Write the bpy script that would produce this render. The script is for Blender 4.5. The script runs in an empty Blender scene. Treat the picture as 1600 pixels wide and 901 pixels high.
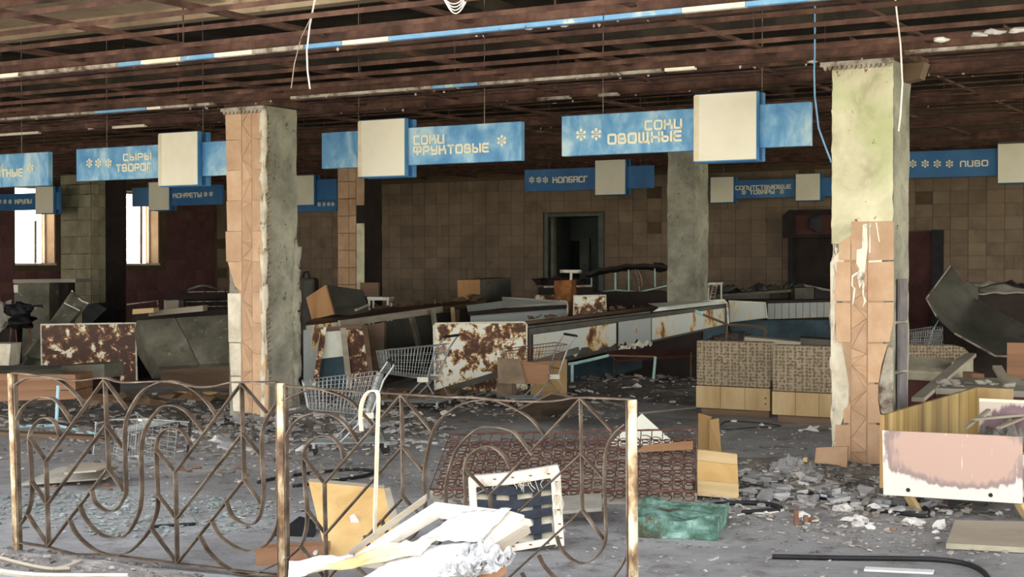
import bpy, bmesh, math, random
from mathutils import Vector, Matrix, noise
random.seed(7)
R = random.Random(11)
SC = bpy.context.scene
COL = SC.collection
PI = math.pi

# ------------------------------------------------------------------ camera, sky, exposure (hall axes: u along the sign rows, v into the hall)
TH = math.atan2(3.12, 5.25)
CU, SU = math.cos(TH), math.sin(TH)
EU, EV, EZ = Vector((CU, -SU, 0)), Vector((SU, CU, 0)), Vector((0, 0, 1))
F_PX, PITCH, EYE = 2300.0, math.atan(35.5 / 2300.0), 1.55
cam = bpy.data.cameras.new('camera'); cam_o = bpy.data.objects.new('camera', cam); COL.objects.link(cam_o)
cam.sensor_width = 36.0; cam.lens = 36.0 * F_PX / 1600.0; cam.clip_end = 400
cam_o.location = (0, 0, EYE); cam_o.rotation_euler = (PI / 2 - PITCH, 0, 0)
SC.camera = cam_o
SC.view_settings.view_transform = 'Standard'; SC.view_settings.look = 'None'
SC.view_settings.gamma = 1.0; SC.view_settings.use_curve_mapping = False
SC.view_settings.exposure = 1.75
W = bpy.data.worlds.new('sky'); SC.world = W; W.use_nodes = True
_n = W.node_tree.nodes; _l = W.node_tree.links
_bg = _n['Background']; _bg.inputs['Strength'].default_value = 1.0
_tc = _n.new('ShaderNodeTexCoord'); _sp = _n.new('ShaderNodeSeparateXYZ'); _cr = _n.new('ShaderNodeValToRGB')
_l.new(_tc.outputs['Generated'], _sp.inputs[0]); _l.new(_sp.outputs['Z'], _cr.inputs[0])
_cr.color_ramp.elements[0].color = (1.55, 1.52, 1.4, 1); _cr.color_ramp.elements[0].position = .0
_cr.color_ramp.elements[1].color = (.74, .8, .92, 1); _cr.color_ramp.elements[1].position = .8
_e = _cr.color_ramp.elements.new(.3); _e.color = (1.08, 1.09, 1.04, 1)
_l.new(_cr.outputs[0], _bg.inputs['Color'])
sun = bpy.data.lights.new('sun', 'SUN'); sun.energy = 11.0; sun.angle = math.radians(4); sun.color = (1, .94, .84)
sun_o = bpy.data.objects.new('sun', sun); COL.objects.link(sun_o)
sun_o.rotation_euler = Vector((CU * .55 - SU * .22, -SU * .55 - CU * .22, -.8)).to_track_quat('-Z', 'Y').to_euler()   # sun over the left wall: it lights the forecourt, not the hall

# ------------------------------------------------------------------ coordinates: u along the sign rows, v into the hall
def UV(u, v, z=0.0): return EU * u + EV * v + EZ * z
def uv_of(p): return p.dot(EU), p.dot(EV)
def ray(px, py):
    xc, yc = (px - 800) / F_PX, -(py - 450.5) / F_PX
    return Vector((xc, math.cos(PITCH) + yc * math.sin(PITCH), -math.sin(PITCH) + yc * math.cos(PITCH)))
CAMP = Vector((0, 0, EYE))
def P(px, py, Y): d = ray(px, py); return CAMP + d * (Y / d.y)
def F(px, py, z=0.0): d = ray(px, py); return CAMP + d * ((z - EYE) / d.z)
def V(px, py, v): d = ray(px, py); return CAMP + d * (v / d.dot(EV))
def U(px, py, u): d = ray(px, py); return CAMP + d * (u / d.dot(EU))
def Q(Y, *pp): return [P(x, y, Y) for x, y in pp]
def Q3(*pp): return [P(x, y, Y) for x, y, Y in pp]

# ------------------------------------------------------------------ mesh builder
class MB:
    def __init__(s): s.v = []; s.f = []
    def add(s, vs, fs):
        b = len(s.v); s.v += [Vector(p) for p in vs]; s.f += [tuple(i + b for i in f) for f in fs]; return s
    def hexa(s, p): return s.add(p, [(3, 2, 1, 0), (4, 5, 6, 7), (0, 1, 5, 4), (1, 2, 6, 5), (2, 3, 7, 6), (3, 0, 4, 7)])
    def box(s, c, d, M=None):
        c = Vector(c); x, y, z = d[0] / 2, d[1] / 2, d[2] / 2
        q = [Vector(k) for k in ((-x, -y, -z), (x, -y, -z), (x, y, -z), (-x, y, -z), (-x, -y, z), (x, -y, z), (x, y, z), (-x, y, z))]
        return s.hexa([c + (M @ k if M else k) for k in q])
    def ubox(s, u0, u1, v0, v1, z0, z1):
        return s.hexa([UV(a, b, c) for c in (z0, z1) for a, b in ((u0, v0), (u1, v0), (u1, v1), (u0, v1))])
    def prism(s, pts, off):
        n = len(pts); off = Vector(off)
        vs = [Vector(p) for p in pts] + [Vector(p) + off for p in pts]
        fs = [tuple(range(n)), tuple(range(2 * n - 1, n - 1, -1))] + [(i, i + n, (i + 1) % n + n, (i + 1) % n) for i in range(n)]
        return s.add(vs, fs)
    def sheet(s, pts, t):
        pts = [Vector(p) for p in pts]; nrm = Vector((0, 0, 0))
        for i in range(len(pts)): nrm += pts[i].cross(pts[(i + 1) % len(pts)])
        nrm.normalize(); c = sum(pts, Vector()) / len(pts)
        if nrm.dot(c - CAMP) < 0: nrm = -nrm
        return s.prism(pts, nrm * t)
    def tube(s, path, r, n=6, closed=False):
        path = [Vector(p) for p in path]; m = len(path); rr = r if isinstance(r, (list, tuple)) else [r] * m
        t0 = (path[1] - path[0]).normalized(); ref = Vector((0, 0, 1)) if abs(t0.z) < .9 else Vector((1, 0, 0))
        nx = t0.cross(ref).normalized(); b = len(s.v)
        for i, p in enumerate(path):
            if closed: t = (path[(i + 1) % m] - path[i - 1])
            else: t = path[min(i + 1, m - 1)] - path[max(i - 1, 0)]
            t.normalize(); nx = (nx - t * nx.dot(t))
            nx = nx.normalized() if nx.length > 1e-6 else t.orthogonal().normalized()
            ny = t.cross(nx)
            for k in range(n):
                a = 2 * PI * k / n; s.v.append(p + (nx * math.cos(a) + ny * math.sin(a)) * rr[i])
        for i in range(m if closed else m - 1):
            j = (i + 1) % m
            for k in range(n):
                l = (k + 1) % n; s.f.append((b + i * n + k, b + i * n + l, b + j * n + l, b + j * n + k))
        if not closed:
            s.f.append(tuple(b + k for k in range(n - 1, -1, -1))); s.f.append(tuple(b + (m - 1) * n + k for k in range(n)))
        return s
    def strip(s, path, nrm, w, t):
        """flat bar: width w along the fixed normal nrm, thickness t across the path"""
        path = [Vector(p) for p in path]; nrm = Vector(nrm).normalized(); b = len(s.v); m = len(path)
        for i, p in enumerate(path):
            tg = (path[min(i + 1, m - 1)] - path[max(i - 1, 0)]).normalized(); o = nrm.cross(tg).normalized()
            for a, c in ((-1, -1), (1, -1), (1, 1), (-1, 1)): s.v.append(p + nrm * (w / 2 * a) + o * (t / 2 * c))
        for i in range(m - 1):
            for k in range(4):
                l = (k + 1) % 4; s.f.append((b + i * 4 + k, b + i * 4 + l, b + i * 4 + 4 + l, b + i * 4 + 4 + k))
        s.f.append((b + 3, b + 2, b + 1, b)); e = b + (m - 1) * 4; s.f.append((e, e + 1, e + 2, e + 3))
        return s
    def grid(s, fn, nu, nv, flip=False):
        b = len(s.v)
        for i in range(nu + 1):
            for j in range(nv + 1): s.v.append(Vector(fn(i / nu, j / nv)))
        for i in range(nu):
            for j in range(nv):
                a = b + i * (nv + 1) + j; f = (a, a + nv + 1, a + nv + 2, a + 1); s.f.append(f[::-1] if flip else f)
        return s
    def blob(s, c, r, seed=0, rough=.35, flat=.0, sub=1):
        bm = bmesh.new(); bmesh.ops.create_icosphere(bm, subdivisions=sub, radius=1); rr = random.Random(seed)
        o = Vector((rr.random() * 50, rr.random() * 50, rr.random() * 50)); r = r if hasattr(r, '__len__') else (r, r, r); c = Vector(c)
        vs = []
        for v in bm.verts:
            k = 1 + rough * noise.noise(v.co * 1.7 + o) * 2
            q = Vector((v.co.x * r[0] * k, v.co.y * r[1] * k, v.co.z * r[2] * k))
            if flat and q.z < -r[2] * flat: q.z = -r[2] * flat
            vs.append(c + q)
        fs = [tuple(v.index for v in f.verts) for f in bm.faces]; bm.free(); return s.add(vs, fs)
    def jitter(s, amp, sc=3.0, seed=0.0):
        for v in s.v:
            v += noise.noise_vector(v * sc + Vector((seed, seed, seed))) * amp
        return s
    def mesh(s, name, o=Vector()):
        me = bpy.data.meshes.new(name); me.from_pydata([p - o for p in s.v], [], s.f); me.update()
        bm = bmesh.new(); bm.from_mesh(me); bmesh.ops.recalc_face_normals(bm, faces=bm.faces); bm.to_mesh(me); bm.free(); return me

ORG = {}
def smooth(me):
    for p in me.polygons: p.use_smooth = True
def tag(o, label=None, cat=None, group=None, kind=None):
    if label: o['label'] = label
    if cat: o['category'] = cat
    if group: o['group'] = group
    if kind: o['kind'] = kind
    return o
def thing(name, label, cat, loc=(0, 0, 0), group=None):
    o = bpy.data.objects.new(name, None); COL.objects.link(o); o.location = loc; o.empty_display_size = .1
    ORG[o.name] = Vector(loc); return tag(o, label, cat, group)
def build(name, mb, mat, parent=None, sm=False, bevel=0.0, label=None, kind=None):
    """one mesh object from world-space vertices"""
    if parent is None:
        n = max(1, len(mb.v)); c = sum(mb.v, Vector()) / n; org = Vector((c.x, c.y, min(p.z for p in mb.v)))
    else: org = ORG[parent.name]
    me = mb.mesh(name, org); me.materials.append(mat); o = bpy.data.objects.new(name, me); COL.objects.link(o)
    if parent is None: o.location = org
    else: o.parent = parent
    ORG[o.name] = org
    if sm: smooth(me)
    if bevel:
        m = o.modifiers.new('bevel', 'BEVEL'); m.width = bevel; m.segments = 2; m.limit_method = 'ANGLE'; m.angle_limit = math.radians(50)
    if label: o['label'] = label
    if kind: o['kind'] = kind
    return o
def solo(name, mb, mat, label, cat, group=None, kind=None, **k): return tag(build(name, mb, mat, **k), label, cat, group, kind)
def piece(name, me, parent, M):
    o = bpy.data.objects.new(name, me); COL.objects.link(o); o.parent = parent
    o.matrix_local = Matrix.Translation(-ORG[parent.name]) @ M; ORG[o.name] = M.translation.copy(); return o
def copy_tree(o, parent=None):
    c = o.copy(); COL.objects.link(c)
    if parent: c.parent = parent
    for ch in [x for x in bpy.data.objects if x.parent == o]: copy_tree(ch, c)
    return c

# ------------------------------------------------------------------ materials
def lin(h):
    h = h.lstrip('#'); c = [int(h[i:i + 2], 16) / 255 for i in (0, 2, 4)]
    return tuple([x / 12.92 if x <= .04045 else ((x + .055) / 1.055) ** 2.4 for x in c] + [1.0])
class Mat:
    def __init__(s, name):
        s.m = bpy.data.materials.new(name); s.m.use_nodes = True; s.t = s.m.node_tree; s.n = s.t.nodes; s.l = s.t.links
        s.b = s.n['Principled BSDF']; s._co = None
    def coord(s, stretch=(1, 1, 1), kind='Object', rnd=True):
        tc = s.n.new('ShaderNodeTexCoord'); mp = s.n.new('ShaderNodeMapping'); mp.inputs['Scale'].default_value = stretch
        out = tc.outputs[kind]
        if rnd:
            oi = s.n.new('ShaderNodeObjectInfo'); ad = s.n.new('ShaderNodeVectorMath'); ad.operation = 'ADD'
            ml = s.n.new('ShaderNodeMath'); ml.operation = 'MULTIPLY'; ml.inputs[1].default_value = 37.0
            s.l.new(oi.outputs['Random'], ml.inputs[0]); s.l.new(out, ad.inputs[0]); s.l.new(ml.outputs[0], ad.inputs[1]); out = ad.outputs[0]
        s.l.new(out, mp.inputs[0]); return mp.outputs[0]
    def noise(s, co, scale, detail=6, rough=.6, dist=0.0):
        t = s.n.new('ShaderNodeTexNoise'); t.inputs['Scale'].default_value = scale; t.inputs['Detail'].default_value = detail
        t.inputs['Roughness'].default_value = rough; t.inputs['Distortion'].default_value = dist
        s.l.new(co, t.inputs['Vector']); return t.outputs['Fac']
    def ramp(s, fac, cols):
        r = s.n.new('ShaderNodeValToRGB'); e = r.color_ramp.elements
        while len(e) > 1: e.remove(e[-1])
        e[0].position = cols[0][0]; e[0].color = lin(cols[0][1])
        for p, c in cols[1:]: k = e.new(p); k.color = lin(c)
        s.l.new(fac, r.inputs[0]); return r.outputs[0]
    def mask(s, fac, lo, hi):
        r = s.n.new('ShaderNodeMapRange'); r.inputs[1].default_value = lo; r.inputs[2].default_value = hi; s.l.new(fac, r.inputs[0]); return r.outputs[0]
    def mix(s, fac, a, b, mode='MIX'):
        m = s.n.new('ShaderNodeMix'); m.data_type = 'RGBA'; m.blend_type = mode
        for sock, v in ((m.inputs[0], fac), (m.inputs[6], a), (m.inputs[7], b)):
            if isinstance(v, (int, float)): sock.default_value = v
            elif isinstance(v, (tuple, str)): sock.default_value = lin(v) if isinstance(v, str) else v
            else: s.l.new(v, sock)
        return m.outputs[2]
    def math(s, op, a, b=0.0):
        m = s.n.new('ShaderNodeMath'); m.operation = op
        for i, v in enumerate((a, b)):
            if isinstance(v, (int, float)): m.inputs[i].default_value = v
            else: s.l.new(v, m.inputs[i])
        return m.outputs[0]
    def vary(s, col, amt, island=False):
        hs = s.n.new('ShaderNodeHueSaturation')
        if island: src = s.n.new('ShaderNodeNewGeometry').outputs['Random Per Island']
        else: src = s.n.new('ShaderNodeObjectInfo').outputs['Random']
        mr = s.n.new('ShaderNodeMapRange'); mr.inputs[3].default_value = 1 - amt; mr.inputs[4].default_value = 1 + amt
        s.l.new(src, mr.inputs[0]); s.l.new(mr.outputs[0], hs.inputs['Value']); s.l.new(col, hs.inputs['Color']); return hs.outputs[0]
    def fin(s, col, rough=.8, metal=0.0, bump=None, bstr=.3, bdist=.01, spec=.3):
        if isinstance(col, str): s.b.inputs['Base Color'].default_value = lin(col)
        else: s.l.new(col, s.b.inputs['Base Color'])
        s.b.inputs['Roughness'].default_value = rough; s.b.inputs['Metallic'].default_value = metal
        s.b.inputs['Specular IOR Level'].default_value = spec
        if bump is not None:
            bp = s.n.new('ShaderNodeBump'); bp.inputs['Strength'].default_value = bstr; bp.inputs['Distance'].default_value = bdist
            s.l.new(bump, bp.inputs['Height']); s.l.new(bp.outputs[0], s.b.inputs['Normal'])
        return s.m
def mk(name, cols, scale=4, rough=.8, metal=0.0, bstr=.3, bdist=.01, stretch=(1, 1, 1), rnd=0.0, island=False, spots=(), dist=0.0, detail=8, offs=True):
    m = Mat(name); co = m.coord(stretch, rnd=offs); f = m.noise(co, scale, detail, .62, dist); c = m.ramp(f, cols)
    if rnd: c = m.vary(c, rnd, island)
    for sc, lo, hi, colr in spots: c = m.mix(m.mask(m.noise(co, sc, 6, .65), lo, hi), c, colr)
    return m.fin(c, rough, metal, m.noise(co, scale * 5, 6, .7), bstr, bdist)

M = {}
M['rust'] = mk('rusty_iron', [(.3, '#3d2c25'), (.5, '#63493b'), (.62, '#755a4a'), (.8, '#937662')], 6, .85, 0, .5, .004)
M['rust_fence'] = mk('fence_iron', [(.3, '#3a2f29'), (.48, '#584a3e'), (.6, '#6f6255'), (.75, '#8a8279')], 9, .6, .25, .4, .003)
M['rust_post'] = mk('post_paint_and_highlight', [(.32, '#4a372d'), (.43, '#765b44'), (.52, '#a99372'), (.62, '#d6cdb8')], 11, .36, .35, .4, .003, stretch=(1, 1, .5))  # worn pale paint, spread wider to paint in the posts' bright highlight
M['ceil_rust'] = mk('ceiling_rust', [(.3, '#31231d'), (.5, '#51392f'), (.65, '#684c3f'), (.85, '#8a7162')], 5, .9, 0, .5, .006)
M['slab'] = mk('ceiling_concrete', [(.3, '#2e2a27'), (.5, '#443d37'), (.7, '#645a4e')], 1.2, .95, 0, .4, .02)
M['lit_slab'] = mk('tan_lit_slab', [(.3, '#6d5d49'), (.5, '#8f7d64'), (.7, '#a8967a')], 1.4, .9, spots=[(4, .58, .7, '#6d5340')])
M['dark_steel'] = mk('dark_steel', [(.3, '#1d1b1a'), (.6, '#322e2b')], 4, .7, .2)
M['blue_paint'] = mk('blue_paint_strip', [(.35, '#c6cfc4'), (.42, '#7ea9c9'), (.7, '#5c94c4')], 5, .55)
M['cream_strip'] = mk('cream_paint_strip', [(.3, '#b9a98c'), (.45, '#efe6cc'), (.8, '#f4eedc')], 5, .5)
M['grey_strip'] = mk('flaked_strip', [(.35, '#5a463a'), (.5, '#a49a8c'), (.8, '#cfc8ba')], 8, .7)
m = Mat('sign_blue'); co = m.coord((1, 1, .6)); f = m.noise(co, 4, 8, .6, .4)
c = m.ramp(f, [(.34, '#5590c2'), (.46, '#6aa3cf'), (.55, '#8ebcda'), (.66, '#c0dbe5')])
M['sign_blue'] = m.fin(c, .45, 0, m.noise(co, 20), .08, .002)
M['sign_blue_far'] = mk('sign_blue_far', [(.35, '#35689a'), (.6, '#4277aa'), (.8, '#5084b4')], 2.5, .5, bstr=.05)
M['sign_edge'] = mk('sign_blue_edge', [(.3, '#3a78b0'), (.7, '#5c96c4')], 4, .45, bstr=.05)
M['cream_face'] = mk('cream_sign_face', [(.3, '#ece3c9'), (.5, '#f4ecd6'), (.7, '#f8f1df')], 2, .5, bstr=.03)
M['letter'] = mk('cream_letter', [(.3, '#efe9cf'), (.7, '#f7f2dc')], 6, .5, bstr=.03)
TILE = [(.3, '#a58260'), (.5, '#b69270'), (.7, '#c3a281')]
M['tile'] = mk('brown_wall_tile', TILE, 3, .5, 0, .12, .003, rnd=.16, spots=[(9, .62, .75, '#8d6a4e')])
M['tile_col'] = mk('peach_column_tile', [(.3, '#b28d6e'), (.5, '#c09c7c'), (.7, '#ccac8d')], 4, .5, 0, .12, .003, rnd=.09)
M['tile_chip'] = mk('mosaic_tile', [(.3, '#ab876a'), (.5, '#ba9677'), (.7, '#c8a588')], 5, .55, 0, .12, .003, rnd=.1)
BT = [(.3, '#6e5d4c'), (.5, '#7f6c59'), (.7, '#8e7b67')]
M['tile_back'] = mk('brown_back_wall_tile', BT, 1.6, .6, 0, .15, .003, rnd=.13, spots=[(5, .6, .8, '#5c4a3c')])
M['tile_back_stuff'] = mk('brown_back_wall_tiles', BT, 1.6, .6, 0, .15, .003, rnd=.13, island=True, spots=[(5, .6, .8, '#5c4a3c')])
M['tile_left'] = mk('dark_red_wall_tile', [(.3, '#54393a'), (.5, '#654545'), (.7, '#75534e')], 2, .6, 0, .15, .003, rnd=.14)
M['mortar'] = mk('wall_mortar', [(.3, '#4d4136'), (.6, '#62533f'), (.8, '#74624d')], 2, .95)
M['bed'] = mk('tile_bed', [(.3, '#a08268'), (.6, '#b39478')], 5, .9)
M['stone'] = mk('stone_cladding', [(.3, '#7d7660'), (.5, '#958d74'), (.7, '#a89f86')], 3, .85, 0, .4, .006, rnd=.14)
M['plaster'] = mk('pale_plaster', [(.3, '#b7ab96'), (.5, '#d8ceba'), (.7, '#ece4d2')], 5, .9, 0, .6, .01)
m = Mat('column_concrete'); co = m.coord(); f = m.noise(co, 2.2, 9, .65)
c = m.ramp(f, [(.32, '#77766a'), (.48, '#9b988a'), (.62, '#b4b09e'), (.78, '#cbc6b2')])
c = m.mix(m.mask(m.noise(co, 14, 5, .7), .6, .68), c, '#6a5a4a')
M['concrete'] = m.fin(c, .95, 0, m.noise(co, 22, 8, .75), .9, .02)
m = Mat('pale_green_plaster'); co = m.coord(); f = m.noise(co, 2.6, 9, .6, .5)
c = m.ramp(f, [(.3, '#a7a184'), (.45, '#cfc9a8'), (.6, '#e0dabb'), (.8, '#ece6cb')])
c = m.mix(m.mask(m.noise(co, 1.3, 3, .5), .55, .75), c, '#b3bd7e'); c = m.mix(m.mask(m.noise(co, 12, 5, .7), .64, .69), c, '#8a5c42')
M['plaster_green'] = m.fin(c, .9, 0, m.noise(co, 16, 8, .7), .6, .012)
M['plinth'] = mk('plinth_tile', [(.3, '#5c5558'), (.7, '#7d767a')], 6, .6)
m = Mat('dusty_floor'); co = m.coord(rnd=False); f = m.noise(co, .55, 10, .68, .4)
c = m.ramp(f, [(.32, '#767372'), (.46, '#918f8f'), (.56, '#a4a2a3'), (.7, '#b5b3b3')])
c = m.mix(m.mask(m.noise(co, 5, 9, .75), .52, .68), c, '#68625e'); c = m.mix(m.mask(m.noise(co, 40, 4, .7), .63, .72), c, '#bdb9b6')
M['floor'] = m.fin(c, .9, 0, m.noise(co, 14, 10, .78), .7, .02)
M['ground'] = mk('outside_paving', [(.3, '#9b9980'), (.6, '#aeac92'), (.8, '#bdbba2')], .6, .95, offs=False)
M['dirt'] = mk('dirt_heap', [(.3, '#68625e'), (.5, '#86807b'), (.7, '#a39e9a')], 5, .95, 0, 1, .03, spots=[(18, .6, .7, '#b9b2aa')])
M['dirt_dark'] = mk('dark_dirt', [(.3, '#453f3b'), (.5, '#605955'), (.7, '#807a75')], 5, .95, 0, 1, .03, spots=[(18, .63, .7, '#9f978f')])
CH = [(.3, '#7d7670'), (.5, '#9c958f'), (.7, '#bcb6b0')]
M['chip'] = mk('debris_chips', CH, 2, .9, rnd=.45, island=True)
M['chip_dark'] = mk('dark_debris_chips', [(.3, '#544d48'), (.5, '#746d67'), (.7, '#949089')], 2, .9, rnd=.35, island=True)
M['chip_teal'] = mk('teal_grey_chips', [(.3, '#6d7573'), (.5, '#828b88'), (.7, '#98a09c')], 2, .9, rnd=.3, island=True)
M['flake'] = mk('grey_plaster_flakes', [(.3, '#8a898b'), (.5, '#a5a4a7'), (.7, '#bcbbbd')], 3, .9, rnd=.22, island=True)
M['chunk_white'] = mk('white_plaster_chunk', [(.3, '#b9b4b0'), (.5, '#d9d5d0'), (.8, '#efece8')], 5, .9, rnd=.12)
M['lump'] = mk('broken_concrete', [(.3, '#8d8c8c'), (.5, '#a9a8a8'), (.8, '#c6c5c5')], 9, .95, 0, 1, .02)
M['chunk_brown'] = mk('brown_chunk', [(.3, '#6a4a3a'), (.5, '#84604c'), (.8, '#9c7a62')], 5, .9, rnd=.2)
def enamel(name, thr, scale, paint='#e9e7db', seed=0, streak=1.0, halo=.05):
    m = Mat(name); co = m.coord((1, 1, streak)); f = m.noise(co, scale, 9, .68, .3)
    c = m.ramp(f, [(thr - .07, '#4c3126'), (thr - .02, '#6b4632'), (thr, '#9c6b3a'), (thr + halo * .5, '#d8bd8c'), (thr + halo, paint)])
    return m.fin(c, .5, 0, f, .5, .006)
M['enamel_mix'] = enamel('rusted_white_enamel', .49, 6.5)
M['enamel_rust'] = enamel('mostly_rusted_enamel', .55, 6.5, halo=.035)
M['enamel_white'] = enamel('white_enamel', .41, 3.2, '#c9ccc4', streak=.5, halo=.08)
M['enamel_grey'] = enamel('grey_enamel', .38, 3.0, '#a3a8a5', streak=.35)
M['enamel_clean'] = mk('clean_white_enamel', [(.3, '#c9cabd'), (.5, '#e2e3d6'), (.8, '#edeee4')], 3, .5, bstr=.05)
M['rim'] = mk('white_rim', [(.33, '#8d7c66'), (.45, '#e0dccc'), (.8, '#f0ede0')], 9, .5)
M['rusty_box'] = mk('orange_rust', [(.3, '#5d3822'), (.5, '#8a5730'), (.65, '#a87140'), (.8, '#c08d5a')], 7, .8, 0, .4, .004)
M['teal'] = mk('teal_blue_metal', [(.3, '#283840'), (.5, '#344852'), (.75, '#4a626c')], 3, .6, spots=[(8, .66, .72, '#6d5848')])
M['pale_blue'] = mk('pale_blue_tube', [(.3, '#8aa9b4'), (.42, '#a9d0de'), (.8, '#bfe2ec')], 8, .5, spots=[(14, .62, .68, '#7d5a48')])
M['mint'] = mk('mint_tube', [(.3, '#8fb0aa'), (.5, '#a9cbc4'), (.8, '#bddcd4')], 8, .5, spots=[(12, .62, .7, '#7d5a48')])
M['grey_metal'] = mk('grey_sheet_metal', [(.3, '#3e3b33'), (.45, '#5e5b50'), (.6, '#757163'), (.75, '#938e7e')], 1.6, .6, .15, .25, .006, spots=[(3.5, .55, .72, '#54483a'), (9, .62, .7, '#a09c8c')])
M['dark_metal'] = mk('dark_sheet_metal', [(.3, '#3d3c36'), (.5, '#514f48'), (.75, '#6a675e')], 2, .55, .2, .2, .006, spots=[(4, .6, .75, '#3b352f')])
M['black'] = mk('black_rubber', [(.3, '#141416'), (.7, '#2a2a2d')], 6, .6)
M['blackish'] = mk('dark_brown_and_shade', [(.3, '#221c1a'), (.6, '#352b27')], 3, .85)  # dark fittings, and the shade coloured into the far tan column's side
M['maroon'] = mk('maroon_panel', [(.3, '#3a1f1f'), (.6, '#54302c')], 3, .7)
def wood(name, cols, sc=3.0, st=(1, 1, .12), rough=.65, **k): return mk(name, cols, sc, rough, 0, .25, .004, stretch=st, dist=1.2, **k)
M['wood_yellow'] = wood('yellow_board', [(.3, '#b8925a'), (.5, '#caa56c'), (.7, '#d8b880')], spots=[(3, .66, .75, '#b9a077')])
M['wood_honey'] = wood('honey_wood', [(.3, '#93744a'), (.5, '#a88759'), (.7, '#b9996c')])
M['wood_orange'] = wood('orange_veneer', [(.3, '#8f663f'), (.5, '#a67a50'), (.7, '#b48a60')])
M['wood_brown'] = wood('brown_board', [(.3, '#7f5b43'), (.5, '#966f54'), (.7, '#a78064')], st=(.1, 1, 1))
M['wood_pale'] = wood('pale_wood', [(.3, '#b5976a'), (.5, '#c9ad80'), (.7, '#d6be96')], st=(.12, 1, 1))
M['wood_grey'] = wood('weathered_grey_wood', [(.3, '#84796b'), (.5, '#a39888'), (.7, '#b9afa0')], st=(.15, .15, 1))
M['wood_dark'] = wood('dark_wood', [(.3, '#4c3b2f'), (.5, '#66513f'), (.7, '#7d6550')], st=(.15, .15, 1))
M['cardboard'] = mk('cardboard', [(.3, '#66574a'), (.5, '#7d6c5b'), (.7, '#93816c')], 3, .9)
m = Mat('streaked_veneer'); co = m.coord((1, 1, .06)); f = m.noise(co, 7, 7, .6)
c = m.ramp(f, [(.32, '#5f4b2a'), (.45, '#866c3e'), (.58, '#a98d55'), (.72, '#c2ab78')])
M['veneer_dark'] = m.fin(c, .6, 0, f, .2, .003)
m = Mat('cream_veneer'); co = m.coord((1, 1, .2)); f = m.noise(co, 5, 7, .6)
M['veneer_cream'] = m.fin(m.ramp(f, [(.3, '#a3865c'), (.5, '#b79b70'), (.7, '#c5ad86')]), .6, 0, f, .2, .003)
# stained white front: peach heart, purple-brown ring, white bleached rim (stain lives on the board)
def stained(name, heart, ring, base, cx, cz, rx, rz):
    m = Mat(name); tc = m.n.new('ShaderNodeTexCoord'); sp = m.n.new('ShaderNodeSeparateXYZ'); m.l.new(tc.outputs['Generated'], sp.inputs[0])
    co = m.coord((1, 1, .15), rnd=False); n1 = m.noise(m.coord(rnd=False), 6, 6, .6); n2 = m.noise(co, 22, 5, .6)
    dx = m.math('MULTIPLY', m.math('SUBTRACT', sp.outputs['X'], cx), 1 / rx); dz = m.math('MULTIPLY', m.math('SUBTRACT', sp.outputs['Z'], cz), 1 / rz)
    p4 = lambda a: m.math('POWER', m.math('ABSOLUTE', a), 2.6)
    d = m.math('ADD', p4(dx), p4(dz)); d = m.math('ADD', d, m.math('MULTIPLY', m.math('SUBTRACT', n1, .5), 1.1)); d = m.math('ADD', d, m.math('MULTIPLY', m.math('SUBTRACT', n2, .5), .7))
    c = m.ramp(d, [(.25, heart), (.5, heart), (.72, ring), (.86, ring), (1.0, base)])
    c = m.mix(m.mask(n2, .64, .7), c, '#e9e0d6'); return m.fin(c, .5, 0, n2, .12, .002)
M['stain'] = stained('stained_white_board', '#c2a396', '#9c8785', '#e6ddd2', .53, .70, .53, .5)
M['stain2'] = stained('purple_stained_board', '#8b727b', '#836c74', '#cdbfb4', .55, .4, .56, .6)
# upholstery with a small repeating leaf motif
m = Mat('patterned_upholstery'); co = m.coord(rnd=False)
vo = m.n.new('ShaderNodeTexVoronoi'); vo.inputs['Scale'].default_value = 30; vo.inputs['Randomness'].default_value = .35; m.l.new(co, vo.inputs['Vector'])
vo2 = m.n.new('ShaderNodeTexVoronoi'); vo2.inputs['Scale'].default_value = 95; vo2.inputs['Randomness'].default_value = .8; m.l.new(co, vo2.inputs['Vector'])
k = m.math('MULTIPLY', m.mask(vo.outputs['Distance'], .55, .4), m.mask(vo2.outputs['Distance'], .25, .45))
k = m.math('MAXIMUM', k, m.math('MULTIPLY', m.mask(vo2.outputs['Distance'], .2, .12), .55))
c = m.mix(k, m.ramp(m.noise(co, 3), [(.3, '#94856f'), (.7, '#a89a84')]), '#6a5b49')
M['fabric'] = m.fin(c, .95, 0, m.noise(co, 120), .3, .002)
M['cushion'] = mk('grey_cushion', [(.3, '#8d8674'), (.5, '#a69f8b'), (.7, '#bbb49f')], 4, .95)
M['webbing'] = mk('black_webbing', [(.3, '#23262d'), (.7, '#353a44')], 20, .9)
M['canvas'] = mk('cream_canvas', [(.3, '#b9b09c'), (.5, '#d5ccb8'), (.7, '#e6dfcd')], 8, .95, 0, .5, .004)
M['white_wood'] = mk('white_painted_wood', [(.3, '#a09280'), (.42, '#cdc5b8'), (.8, '#dcd7cd')], 7, .6, 0, .3, .003)
M['white_paper'] = mk('white_paper', [(.3, '#bfbdbb'), (.6, '#d3d1cf')], 3, .8, bstr=.1)
M['cream_paper'] = mk('yellowed_paper', [(.35, '#c0a877'), (.5, '#cfc0a0'), (.65, '#d6d0c6')], 2.5, .8, bstr=.1)
M['white_plaster'] = mk('crumbling_white_plaster', [(.32, '#8f8d90'), (.45, '#bfbebf'), (.7, '#d6d5d5')], 6, .9, 0, .9, .02)
M['spring'] = mk('rusty_spring', [(.3, '#3a241e'), (.5, '#5c3c33'), (.7, '#7c564a')], 9, .8)
m = Mat('green_foam'); co = m.coord(); f = m.noise(co, 7, 9, .68, .5)
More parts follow.
